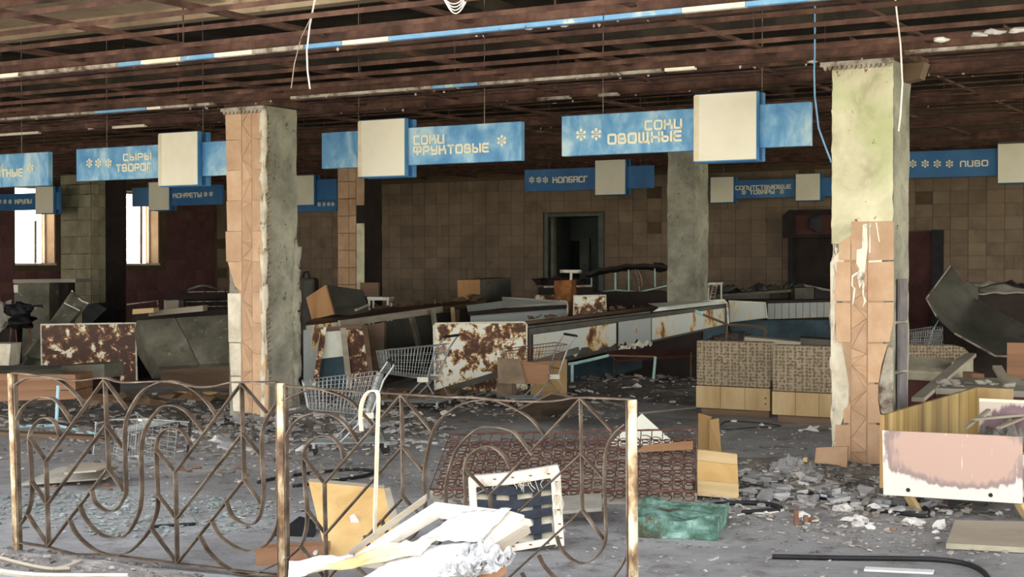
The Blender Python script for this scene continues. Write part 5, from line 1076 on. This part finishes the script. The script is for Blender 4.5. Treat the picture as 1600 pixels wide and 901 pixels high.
build('border_wire', MB().tube([sp(0, 0) + nrm * .05, sp(1, 0) + nrm * .05, sp(1, 1) + nrm * .05, sp(0, 1) + nrm * .05], .007, 5, True), M['spring'], t)
build('front_beam', MB().prism([F(672, 780), F(1089, 784), F(1089, 784) + EZ * .06, F(672, 780) + EZ * .06], Vector((0, .05, 0))), M['wood_grey'], t)
build('back_support', MB().prism([sp(.02, .55) - nrm * .1, sp(.98, .55) - nrm * .1, down(sp(.98, .75)), down(sp(.02, .75))], Vector((0, .08, 0))), M['dirt_dark'], t)
build('burlap', MB().prism([sp(.01, .02) - nrm * .06, sp(.99, .02) - nrm * .06, sp(.99, .98) - nrm * .06, sp(.01, .98) - nrm * .06], nrm * -.01), M['paper_grey'], t)
build('tan_slat', MB().prism([sp(.77, .6) + nrm * .06, sp(.99, .64) + nrm * .06, sp(.99, .76) + nrm * .06, sp(.8, .7) + nrm * .06], nrm * .012), M['wood_brown'], t)
q = Q3((1003, 646, 11.0), (1052, 690, 10.8), (955, 692, 10.8)); solo('white_board', MB().prism([q[0], q[1], down(q[1]), down(q[2]), q[2]], Vector((0, .03, 0))), M['enamel_clean'], 'white pointed board standing behind the spring core', 'board')
t = thing('corner_board', 'two honey wood boards joined in a corner, standing by the spring core', 'board', F(1108, 704))
q = Q(12.35, (1091, 645), (1109, 650), (1109, 703), (1093, 701)); build('panel', MB().prism([q[0], q[1], down(q[1]), down(q[0])], Vector((.02, .03, 0))), M['wood_honey'], t)
q = Q3((1108, 656, 12.3), (1123, 653, 12.25), (1127, 705, 12.2), (1109, 705, 12.2)); build('panel', MB().prism([q[0], q[1], down(q[2]), down(q[3])], Vector((.0, .03, 0))), M['wood_honey'], t)
t = thing('wooden_hatch', 'pale three plank panel with a mossy stain leaning on the spring core', 'panel', F(1120, 778))
xs = lambda k: [(1089.5, 702 + 72 * k), (1152 + 3 * k, 709.5 + 70 * k)]
for k0, k1 in ((0, .235), (.24, .66), (.665, 1)):
    a, b = xs(k0), xs(k1); Yk = lambda k: 9.95 - .22 * k
    build('plank', MB().prism([P(*a[0], Yk(k0)), P(*a[1], Yk(k0)), P(*b[1], Yk(k1)), P(*b[0], Yk(k1))], Vector((0, .025, .004))), M['wood_yellow' if k0 == .24 else 'wood_pale'], t, bevel=.003)
fm = MB(); bm = bmesh.new(); bmesh.ops.create_cube(bm, size=2); bmesh.ops.subdivide_edges(bm, edges=bm.edges, cuts=14, use_grid_fill=True)
fc = F(1068, 838); rz = Matrix.Rotation(math.radians(-14), 3, 'Z'); vs = []
for v_ in bm.verts:
    p = Vector((v_.co.x * .255, v_.co.y * .30, (v_.co.z + 1) * .058)); e = noise.noise(p * 6) * .03 + noise.noise(p * 16) * .014
    q = rz @ Vector((p.x * (1 + e * 2.2), p.y * (1 + e * 2), 0)) + Vector((0, .22, p.z * (1 + .25 * noise.noise(p * 5 + Vector((3, 0, 0)))) + (e if p.z > .02 else 0))); vs.append(fc + q)
fm.add(vs, [tuple(v_.index for v_ in f.verts) for f in bm.faces]); bm.free()
solo('foam_block', fm, M['foam'], 'crumbling green foam block on the floor in front of the spring core', 'foam', sm=True)

# ------------------------------------------------------------------ chair frame with webbing, yellow board, hook trim
t = thing('chair_frame', 'white wooden chair seat frame with black webbing standing behind the fence', 'chair frame', F(805, 862))
def cf(px, py, d=0.0): return P(px, py, 7.95 + (862 - py) * .0016 + d)
def slabq(name, pp, th, mt, d=0.0, bev=.006): return build(name, MB().prism([cf(x, y, d) for x, y in pp], Vector((0, th, 0))), M[mt], t, bevel=bev)
slabq('top_rail', [(733, 744), (800, 738), (872, 726), (877, 744), (800, 757), (735, 762)], .05, 'white_wood'); slabq('right_stile', [(860, 742), (876, 740), (882, 853), (868, 853)], .05, 'white_wood')
slabq('bottom_rail', [(740, 850), (800, 851), (868, 839), (870, 850), (800, 862), (740, 862)], .05, 'white_wood'); slabq('left_stile', [(731, 746), (743, 745), (750, 861), (738, 862)], .05, 'white_wood')
for y in (757, 779, 798, 823): slabq('webbing_strap', [(742, y + 1), (800, y + 3), (862, y - 6), (863, y + 7), (800, y + 17), (743, y + 14)], .006, 'webbing', .012, 0)
for x in (762, 795, 832): slabq('webbing_strap', [(x, 752), (x + 13, 750), (x + 15, 855), (x + 2, 857)], .006, 'webbing', .021, 0)
slabq('torn_cloth', [(740, 762), (862, 752), (866, 846), (744, 852)], .008, 'canvas', .05, 0)
fr_ = MB()
for i in range(26): x = 866 + R.random() * 12; y = 748 + R.random() * 50; a = cf(x, y, -.01); fr_.tube([a, a + Vector((R.uniform(-.01, .02), -.01, -.05)), a + Vector((R.uniform(-.015, .025), -.012, -.12))], .003, 3)
for i in range(14): x = 738 + R.random() * 120; a = cf(x, 757 - (x - 738) * .09, -.01); fr_.tube([a, a + Vector((R.uniform(-.03, .03), -.01, -.03)), a + Vector((R.uniform(-.04, .04), -.01, -.02 - R.random() * .05))], .0022, 3)
build('burlap_fringe', fr_, M['canvas'], t, kind='stuff')
for i in range(9):
    for (x, y) in ((745 + i * 14, 751 - i * 1.4), (869 + i * .9, 752 + i * 11), (748 + i * 13.5, 857 - i * 1.1)):
        if i % 2 == 0: a = cf(x, y, -.004); build('staple', MB().box(a, (.016, .006, .006)), M['rusty_box'], t)
t = thing('splintered_wood', 'grey splintered slats propped behind the chair frame', 'slats', F(895, 800)); build('slat', MB().prism([F(845, 800, .10), F(940, 793, .10), F(940, 770, .12), F(870, 775, .12)], EZ * -.02), M['paper_grey'], t)
for x in (905, 925, 934): a = F(x, 796, .0); build('block', MB().box(a + Vector((0, 0, .045)), (.05, .04, .09)), M['wood_grey'], t)
t = thing('yellow_board', 'yellow stained board leaning behind the fence, paint flaked in the middle', 'board', F(555, 885))
Ya, Yb = 8.15, 7.75; q = [P(482, 752, Ya), P(600, 763, Ya), P(622, 884, Yb), P(510, 884, Yb)]; q[2].z = q[3].z = .01; build('sheet', MB().prism(q, Vector((.02, .02, 0))), M['wood_yellow'], t)
build('edge_strip', MB().prism([q[1], q[1] + Vector((.03, .03, 0)), q[2] + Vector((.05, .03, 0)), q[2]], Vector((0, .03, 0))), M['wood_grey'], t); build('edge_strip', MB().prism([q[0], q[1], q[1] + EZ * .012 + Vector((0, .03, 0)), q[0] + EZ * .012 + Vector((0, .03, 0))], Vector((0, .02, 0))), M['wood_grey'], t)
ch_ = MB().prism([P(x, y, 7.93) for x, y in ((546, 806), (553, 802), (560, 812), (562, 820), (552, 822), (548, 816))], Vector((0, .008, 0))); build('flaked_spot', ch_, M['white_paper'], [o for o in bpy.data.objects if o.parent == t and o.name.startswith('sheet')][0])
t = thing('wooden_beam', 'pinkish brown beam with a round white bolt by the middle post', 'beam', F(455, 885)); a, b = F(400, 884), F(506, 878)
build('beam', MB().prism([a, b, b + EZ * .09, a + EZ * .09], Vector((.02, .12, 0))), M['wood_brown'], t); c = P(492, 864, b.y - .06); build('bolt', MB().tube([c, c + Vector((0, .04, 0))], .011, 10), M['white_paper'], t)
q = Q3((402, 856, 8.3), (468, 806, 8.6), (492, 812, 8.6), (490, 850, 8.3)); solo('black_tray', MB().prism([q[0], q[1], q[2], q[3]], Vector((0, .05, -.03))), M['black'], 'black rubber tray leaning behind the pinkish beam', 'tray')
hk = [fp(x, y) + FN * .025 for x, y in ((569, 672), (567, 652), (569, 630), (577, 614), (587, 609.5), (594, 613), (595, 630), (593.5, 680), (592, 740), (590, 800), (590, 842))]
solo('plastic_trim', MB().strip(cr_spline(hk), FN.cross(EZ) * .3 + FN, .02, .008), M['cream_trim'], 'cream plastic trim strip hooked over the fence rail', 'trim')

# ------------------------------------------------------------------ white pile in front of the fence
t = thing('window_frame', 'old white window frame lying on the pile before the fence', 'frame', down(P(680, 870, 6.6)))
def pf(px, py): return P(px, py, 6.3 + (901 - py) * .0036)
def pile(name, pp, th, mt, par=None, lift=0.0, **k): return build(name, MB().prism([pf(x, y) + EZ * lift for x, y in pp], EZ * -th), M[mt], par, **k)
pile('top_member', [(680, 783), (797, 797), (799, 803), (760, 808), (722, 804), (687, 798), (672, 789)], .035, 'white_wood', t, bevel=.004)
pile('left_member', [(680, 783), (688, 797), (606, 846), (565, 872), (546, 872), (600, 834)], .035, 'white_wood', t, bevel=.004)
pile('right_member', [(797, 797), (820, 804), (752, 850), (726, 858), (740, 836)], .03, 'white_wood', t, bevel=.004); pile('lower_member', [(606, 846), (662, 848), (726, 858), (640, 884), (552, 874)], .03, 'white_wood', t, bevel=.004)
pile('edge_strip', [(664, 785), (667, 781), (550, 866), (545, 871)], .03, 'wood_grey', t, .03)
def sheet_thing(name, label, cat, pp, mt, lift, amp=.012, seed=0, th=.004, sub=10):
    """thin crumpled sheet over a four-cornered outline"""
    a, b, c, d = [pf(x, y) + EZ * lift for x, y in pp]
    o = solo(name, MB().grid(lambda s, r: a.lerp(b, s).lerp(d.lerp(c, s), r) + EZ * amp * (noise.noise(Vector((s * 4, r * 4, seed))) + .5 * noise.noise(Vector((s * 11, r * 11, seed)))), sub, sub), M[mt], label, cat, sm=True)
    solidify(o, th); return o
sheet_thing('paper_sheet', 'big white sheet spread over the window frame', 'paper', [(722, 806), (799, 801), (750, 852), (652, 851)], 'white_paper', .02, .015, 2)
sheet_thing('paper_sheet', 'yellowed creased paper strip at the front of the pile', 'paper', [(600, 862), (686, 848), (655, 878), (480, 908)], 'cream_paper', .03, .02, 5)
sheet_thing('paper_sheet', 'white sheet hanging out of the pile at lower middle', 'paper', [(640, 862), (735, 852), (720, 905), (560, 912)], 'white_paper', .015, .02, 8)
sheet_thing('paper_sheet', 'torn white sheet at the left end of the pile', 'paper', [(452, 884), (545, 872), (575, 884), (450, 910)], 'white_paper', .02, .02, 11)
for lab, a, b, w, th, mt in (('white plank sticking out right under the window frame', (735, 858), (823, 807), .07, .03, 'white_wood'), ('grey weathered plank under the white plank of the pile', (745, 868), (820, 818), .07, .035, 'wood_grey'), ('brown broken plank end at lower right of the pile', (745, 905), (785, 880), .06, .03, 'wood_brown')):
    solo('wooden_plank', beam(pf(*a) - EZ * .02, pf(*b) - EZ * .02, w, th), M[mt], lab, 'plank')
cp = MB().grid(lambda s, r: pf(684 + 70 * r + 55 * s * (1 - r) + 45 * s * r, 905 - 52 * r + 34 * s * r - 10 * s) + EZ * (.035 + .05 * noise.noise(Vector((s * 5, r * 5, 1))) + .035 * noise.noise(Vector((s * 13, r * 13, 1)))), 22, 22)
solidify(solo('plaster_slab', cp, M['white_plaster'], 'crumbling white plaster slab at the front right of the pile', 'plaster'), .05, -1)
solo('rubble_heap', MB().blob(Vector((-.42, 6.5, .0)), (.8, .35, .13), 5, .25, .05, 4), M['dirt'], 'low rubble heap carrying the white pile', 'rubble', kind='stuff')

# ------------------------------------------------------------------ floor: hoses, laths, boards, tile
def hose(name, label, cat, pp, r, mt, z=None): return solo(name, MB().tube(cr_spline([F(*p[:2], (p[2] if len(p) > 2 else r)) for p in pp], 5), r, 6), M[mt], label, cat, sm=True)
hose('rubber_hose', 'long black rubber hose on the floor at lower right', 'hose', [(1207, 869), (1300, 871), (1400, 872), (1470, 874), (1512, 881), (1535, 892), (1548, 908)], .014, 'black')
solo('white_lath', MB().prism([F(1350, 889, .012), F(1458, 894, .012), F(1460, 889.5, .012), F(1352, 884.5, .012)], EZ * -.01), M['white_paper'], 'thin white lath on the floor beside the black hose', 'lath')
t = thing('floor_board', 'grey board with pale front edge on the floor at lower right', 'board', F(1550, 850)); q = [F(1478, 848, .035), F(1650, 857, .035), F(1650, 815, .035), F(1492, 812, .035)]
build('board', MB().prism(q, EZ * -.03), M['wood_grey'], t, bevel=.003); build('front_edge', MB().prism([q[0] - EZ * .03, q[1] - EZ * .03, q[1], q[0]], Vector((0, -.006, 0))), M['cushion'], t)
hose('rubber_seal', 'black rubber seal curling on the floor left of the peach box', 'seal', [(1255, 770), (1290, 778), (1340, 782), (1390, 783), (1420, 778), (1450, 781)], .014, 'black'); hose('rubber_seal', 'bent black rubber seal looping under the peach box', 'seal', [(1450, 797), (1430, 786), (1350, 783), (1320, 788), (1322, 793), (1390, 799), (1440, 806), (1452, 802), (1446, 794)], .012, 'black')
hose('rubber_seal', 'short black hose arc right of the plank panel', 'seal', [(1155, 727), (1168, 721), (1185, 722), (1205, 720), (1219, 729)], .018, 'black'); hose('rubber_seal', 'black hose piece beside the green foam', 'seal', [(1104, 791), (1130, 786), (1170, 785), (1205, 788), (1220, 793)], .016, 'black'); hose('rubber_seal', 'straight short black hose below the other hose piece', 'seal', [(1160, 800), (1190, 798), (1218, 796)], .015, 'black')
hose('white_flex', 'white cord looping beside the green foam', 'cord', [(1118, 797), (1120, 787), (1132, 783), (1160, 791), (1180, 797), (1225, 795)], .006, 'white_wire'); hose('white_flex', 'second white cord trailing from the green foam', 'cord', [(1140, 808), (1165, 802), (1200, 801), (1225, 797)], .006, 'white_wire')
hose('black_cable', 'black cable curling on the floor behind the yellow board', 'cable', [(403, 753), (440, 745), (500, 737), (550, 733), (585, 736), (570, 743), (520, 751), (458, 759)], .012, 'black'); hose('black_cable', 'thin black cable lying behind the corner board', 'cable', [(1126, 664), (1135, 658), (1170, 659), (1220, 665), (1170, 668), (1135, 671), (1128, 669)], .005, 'black')
hose('black_cable', 'curved dark cable on the floor at left behind the fence', 'cable', [(240, 822), (270, 820), (306, 818)], .01, 'black')
for lab, a, b, w, th, mt in (('grey plank lying toward the peach box on the floor', (1232, 751), (1345, 776), .07, .025, 'wood_grey'), ('short grey plank left of the concrete lump', (1178, 746), (1213, 743), .06, .03, 'wood_grey'), ('pale stick leaning against the concrete lump', (1258, 718), (1270, 732), .03, .03, 'wood_pale'), ('thin white lath on the floor behind the fence middle', (612, 684), (682, 692), .03, .02, 'white_paper'), ('long pale strip on the floor at left behind the fence', (200, 622), (262, 620), .1, .02, 'wood_grey'), ('pale lath beyond the fence at the far left', (150, 630), (190, 634), .05, .02, 'wood_pale'), ('long thin lath on the floor in front of the sofa sections', (1000, 645), (1086, 636), .04, .02, 'paper_grey')):
    za = .14 if 'leaning' in lab else th / 2; solo('floor_plank', beam(F(*a, za), F(*b, th / 2), w, th), M[mt], lab, 'plank')
for lab, x, y in (('yellow foam strip lying left of the tiled column', 285, 614), ('short yellow foam strip close to the tiled column', 327, 614)): solo('foam_strip', MB().blob(F(x, y, .03), ((.17 if x == 285 else .08), .05, .025), x, .3, sub=2), M['wood_yellow'], lab, 'foam')
for lab, x, y, h in (('rusty iron stub standing on the floor right of the green foam', 1244, 820, .09), ('shorter rusty iron stub beside the taller one', 1259, 818, .05)): a = F(x, y); solo('iron_stub', MB().box(a + EZ * h / 2, (.025, .03, h)), M['chunk_brown'], lab, 'stub')
q = [F(1271, 738), F(1323, 741)]; q += [P(1325, 697, q[1].y + .12), P(1275, 699, q[0].y + .1)]; solo('fallen_tile', MB().prism(q, Vector((.01, .025, 0))), M['tile_col'], 'fallen brown tile leaning on the foot of the big column', 'tile', bevel=.003)
lp = F(1246, 746); solo('concrete_lump', MB().grid(lambda a, b: lp + Vector(((a - .5) * .42, (b - .3) * .4, .13 * max(0, 1 - (2 * a - 1) ** 2) ** .6 * max(0, 1 - (2 * b - 1) ** 2) ** .6 * (1 + .5 * noise.noise(Vector((a * 5, b * 5, 1))) + .5 * noise.noise(Vector((a * 13, b * 13, 2)))) - .006)), 22, 22), M['lump'], 'pale grey concrete lump left of the fallen tile', 'lump')
for lab, pp, w in (('pale bent plastic trim along the bottom left corner', [(-20, 866), (30, 880), (75, 889), (110, 889)], .03), ('short grey trim piece over the bent one in the bottom left', [(85, 890), (105, 885), (128, 876)], .03), ('white long trim at the bottom left picture edge', [(-20, 890), (60, 899), (200, 900)], .035)):
    pts_ = cr_spline([F(x, y, .05) for x, y in pp]); solo('trim_strip', MB().strip(pts_, EZ * .6 + Vector((0, -.8, 0)), w, .015), M['cream_strip' if 'white' in lab else 'wood_grey'], lab, 'trim')
solo('paper_scrap', MB().sheet([F(388, 620, .03), F(372, 604, .3), F(383, 596, .34), F(398, 612, .1)], .01) if False else MB().blob(F(1030, 790, .01), (.1, .06, .02), 4, .4), M['chunk_white'], 'pale plaster flake just behind the green foam', 'plaster')

# ------------------------------------------------------------------ debris
def heap(label, px, py, rx, ry, h, seed, mt, amp=.35, z0=0.0):
    c = F(px, py) + EZ * z0; n = 26
    def f(a, b):
        x, y = 2 * a - 1, 2 * b - 1; r = math.sqrt(x * x + y * y); k = max(0, 1 - r * (1 + .35 * noise.noise(Vector((x * 2, y * 2, seed)))))
        z = h * k ** .8 * (1 + amp * noise.noise(Vector((x * 5, y * 5, seed + 2))) + .5 * amp * noise.noise(Vector((x * 14, y * 14, seed)))) - .012
        return c + EU * (x * rx) + EV * (y * ry) + EZ * z
    solo('rubble_heap', MB().grid(f, n, n), M[mt], label, 'rubble', kind='stuff')
heap('rubble heap at the foot of the tiled column', 480, 655, 1.4, .8, .2, 3, 'dirt'); heap('rubble heap left of the big column base', 1250, 735, .9, .7, .1, 5, 'dirt'); heap('rubble heap in front of the big column base', 1350, 745, .7, .35, .08, 6, 'dirt')
heap('dark rubble spread under the long white counter', 1010, 615, 2.0, 1.2, .2, 7, 'dirt_dark'); heap('dark rubble under the fence at lower left', 130, 890, 1.3, .22, .07, 8, 'dirt'); heap('dark trash spread behind the left fence panel', 200, 640, 2.6, 1.6, .14, 9, 'dirt_dark'); heap('dark rubble below the carts in the middle', 690, 625, 1.6, .7, .12, 10, 'dirt_dark'); heap('rubble lying inside the peach stained box', 1568, 772, .4, .32, .34, 11, 'dirt', .5, .17)
for i, (lab, xa, ya, xb, yb) in enumerate((('thin splinter sticking up out of the peach box rubble', 1508, 668, 1545, 640), ('long grey splinter bridging the peach box rubble', 1520, 655, 1600, 648), ('short stick poking out at the right of the peach box rubble', 1560, 668, 1600, 652))): solo('splinter', beam(P(xa, ya, 9.75), P(xb, yb, 10.0), .03, .015), M['wood_grey'], lab, 'splinter')
def scatter(name, label, regs, mt, seed):
    r = random.Random(seed); mb = MB()
    for (px, py, ru, rv, n, s0, s1, zz) in regs:
        c = F(px, py)
        for i in range(n):
            a = r.random() * 2 * PI; q = math.sqrt(r.random()); p = c + EU * (math.cos(a) * q * ru) + EV * (math.sin(a) * q * rv); s = s0 + (s1 * .62 - s0) * r.random() ** 2.5
            th = s * r.uniform(.12, .5); ang = r.random() * PI; k = 4 if r.random() < .7 else 5; tl = Vector((r.uniform(-.3, .3), r.uniform(-.3, .3), 0)); zo = zz * max(0, 1 - q) ** .8 * (.8 + .4 * r.random())
            pts_ = []
            for j in range(k): b_ = ang + 2 * PI * (j + r.uniform(-.25, .25)) / k; dx, dy = math.cos(b_) * s * r.uniform(.5, 1), math.sin(b_) * s * r.uniform(.4, 1); pts_.append(p + Vector((dx, dy, dx * tl.x + dy * tl.y + .004 + zo)))
            mb.prism(pts_, EZ * th)
    solo(name, mb, M[mt], label, 'debris', kind='stuff')
scatter('debris_chips', 'fine pale plaster chips scattered over the floor', [(480, 660, 1.6, 1.0, 500, .01, .09, .18), (620, 690, 1.6, .8, 220, .008, .06, .03), (1250, 745, 1.0, .9, 420, .01, .08, .08), (1350, 760, .9, .5, 300, .008, .06, .06), (1200, 790, 1.3, .6, 420, .006, .06, .02), (1350, 830, 1.2, .5, 330, .005, .045, .0), (1500, 850, 1.0, .5, 180, .005, .04, 0), (1000, 620, 2.0, 1.2, 350, .01, .08, .2), (900, 720, 4, 2.5, 420, .006, .04, 0), (1150, 690, 2, 1.2, 260, .008, .05, 0), (300, 740, 3, 1.6, 500, .006, .05, 0), (330, 690, 2, .8, 260, .01, .08, .03), (250, 640, 3, 1.6, 300, .01, .09, .1), (700, 860, 1.6, .4, 120, .004, .03, 0), (1000, 860, 1.2, .5, 220, .004, .035, 0), (100, 890, 1.2, .25, 160, .006, .04, .05), (700, 640, 2.0, 1.0, 260, .01, .08, .08), (1568, 772, .36, .28, 1, .01, .02, .0)], 'chip', 3)
scatter('dark_debris', 'dark splinters and dirt crumbs scattered over the floor', [(480, 670, 1.8, 1.0, 300, .01, .08, .1), (250, 650, 3.2, 1.7, 900, .01, .12, .12), (700, 630, 2.4, 1.2, 600, .01, .11, .1), (1010, 610, 2.2, 1.2, 600, .01, .12, .18), (1260, 770, 1.4, .7, 200, .008, .08, .04), (1380, 790, 1.2, .4, 160, .008, .08, .03), (900, 740, 4, 2.5, 400, .006, .05, 0), (250, 720, 2.4, .8, 420, .008, .07, .04), (130, 890, 1.3, .25, 260, .006, .05, .05), (1350, 840, 1.3, .6, 220, .005, .03, 0), (1540, 610, 1.3, .8, 200, .02, .12, .08), (880, 800, .8, .3, 120, .006, .07, .03)], 'chip_dark', 5)
scatter('teal_chips', 'teal grey flakes spread behind the left fence panel', [(200, 800, 1.15, .75, 900, .008, .05, 0), (60, 790, .7, .5, 300, .008, .05, 0)], 'chip_teal', 7)
def chunks(base, label, group, mt, spots, sizes, n, seed, flat=.5):
    r = random.Random(seed); mes = []
    for k in range(5): me = MB().blob((0, 0, 0), (1, .75, .5 if flat else .3), seed * 10 + k, .5, .5, 1).mesh(base); me.materials.append(M[mt]); mes.append(me)
    for i in range(n):
        px, py, ru, rv, w, where = r.choice(spots); c = F(px, py); p = c + EU * r.gauss(0, ru) + EV * r.gauss(0, rv); s = sizes[0] + (sizes[1] - sizes[0]) * r.random() ** 2
        o = bpy.data.objects.new(base, r.choice(mes)); COL.objects.link(o); o.location = p + EZ * (s * .22 + w); o.rotation_euler = (r.uniform(-.2, .2), r.uniform(-.2, .2), r.random() * 6.3); o.scale = (s, s, s * r.uniform(.5, 1)); tag(o, label + where, 'chunk', group + where)
chunks('plaster_chunk', 'pale broken plaster chunk ', 'broken plaster chunks ', 'chunk_white', [(480, 665, .6, .3, .06, 'at the foot of the tiled column'), (560, 655, .4, .3, .03, 'around the nearest shopping cart'), (1230, 760, .6, .3, .02, 'around the concrete lump by the big column'), (1300, 790, .5, .2, 0, 'beside the black rubber seals'), (1190, 665, .7, .25, 0, 'in front of the patterned sofa sections'), (1420, 820, .3, .15, 0, 'under the peach stained box'), (330, 690, .8, .4, 0, 'behind the left fence panel'), (1020, 610, .8, .5, .1, 'under the long white counter')], (.02, .085), 110, 4)
chunks('brick_chunk', 'reddish brown broken tile chunk ', 'broken brown chunks ', 'chunk_brown', [(320, 735, .3, .15, 0, 'on the bare floor behind the left fence panel'), (110, 760, .3, .1, 0, 'by the warped grey board'), (1270, 810, .3, .12, 0, 'near the rusty iron stubs'), (820, 655, .8, .3, 0, 'in front of the rusty shopping cart'), (1350, 780, .4, .2, 0, 'in front of the big column')], (.02, .06), 26, 6)

scatter('plaster_flakes', 'larger flat grey plaster flakes strewn in front of the big column', [(1230, 760, 1.1, .6, 90, .04, .2, .03), (1340, 785, .9, .35, 50, .04, .18, .02), (1160, 735, .5, .5, 30, .03, .16, .02), (480, 665, 1.2, .6, 80, .03, .2, .1), (600, 690, 1.0, .4, 30, .03, .14, .01), (300, 690, 1.6, .6, 40, .03, .16, .02)], 'flake', 9)

def litter(label, name, A_, B_, w, n, s0, s1, mt, seed):
    """scraps heaped along a line on top of something"""
    r = random.Random(seed); mb = MB()
    for i in range(n):
        p = A_.lerp(B_, r.random()) + Vector((r.uniform(-.1, .1), r.uniform(0, w), 0)); s = r.uniform(s0, s1)
        if r.random() < .5: mb.blob(p + EZ * s * .4, (s, s * .7, s * r.uniform(.3, .7)), seed * 99 + i, .7)
        else: q = p + Vector((r.uniform(-2, 2), r.uniform(-.6, .6), r.uniform(.1, .9))) * s; mb.add([], []); beam_ = beam(p + EZ * .01, q + EZ * .01, s * .3, s * .12); mb.add(beam_.v, beam_.f)
    solo(name, mb, M[mt], label, 'scrap', kind='stuff')
litter('dark scraps lying on the dark topped counter', 'counter_scrap', P(545, 489, 20.8), P(735, 470, 23.0), .4, 34, .04, .12, 'wood_dark', 1)
litter('dark scraps lying on the long white counter', 'counter_scrap', P(835, 500, 19.2), P(1010, 480, 20.6), .5, 26, .03, .08, 'wood_dark', 2)
litter('black litter heaped along the back wall left of the doorway', 'wall_litter', down(P(612, 540, 28.0), .0), down(P(840, 540, 26.8), .0), .5, 60, .1, .3, 'blackish', 3)
litter('black scraps piled on the dark counter by the doorway', 'counter_scrap', P(848, 446, 23.6), P(918, 444, 23.6), .3, 24, .06, .16, 'blackish', 4)
litter('scraps lying on the grey back counter right of the column', 'counter_scrap', P(1120, 459, 23.9), P(1255, 449, 23.9), .4, 26, .05, .14, 'dark_metal', 5)
litter('scraps lying on the counter at the far right', 'counter_scrap', P(1530, 454, 20.8), P(1640, 457, 20.8), .5, 18, .05, .14, 'blackish', 6)
litter('scraps lying on the dusty purple bench', 'bench_scrap', F(1475, 603, .525), F(1600, 606, .525), .3, 22, .02, .06, 'paper_grey', 7)
litter('broken laths and dark scrap on the floor before the dark topped counter', 'floor_scrap', lie(600, 640, .01), lie(720, 628, .01), .8, 34, .05, .2, 'wood_dark', 8)
litter('broken laths and scrap on the floor before the tipped grey cabinet', 'floor_scrap', lie(120, 650, .01), lie(350, 640, .01), 1.2, 50, .05, .2, 'wood_dark', 9)
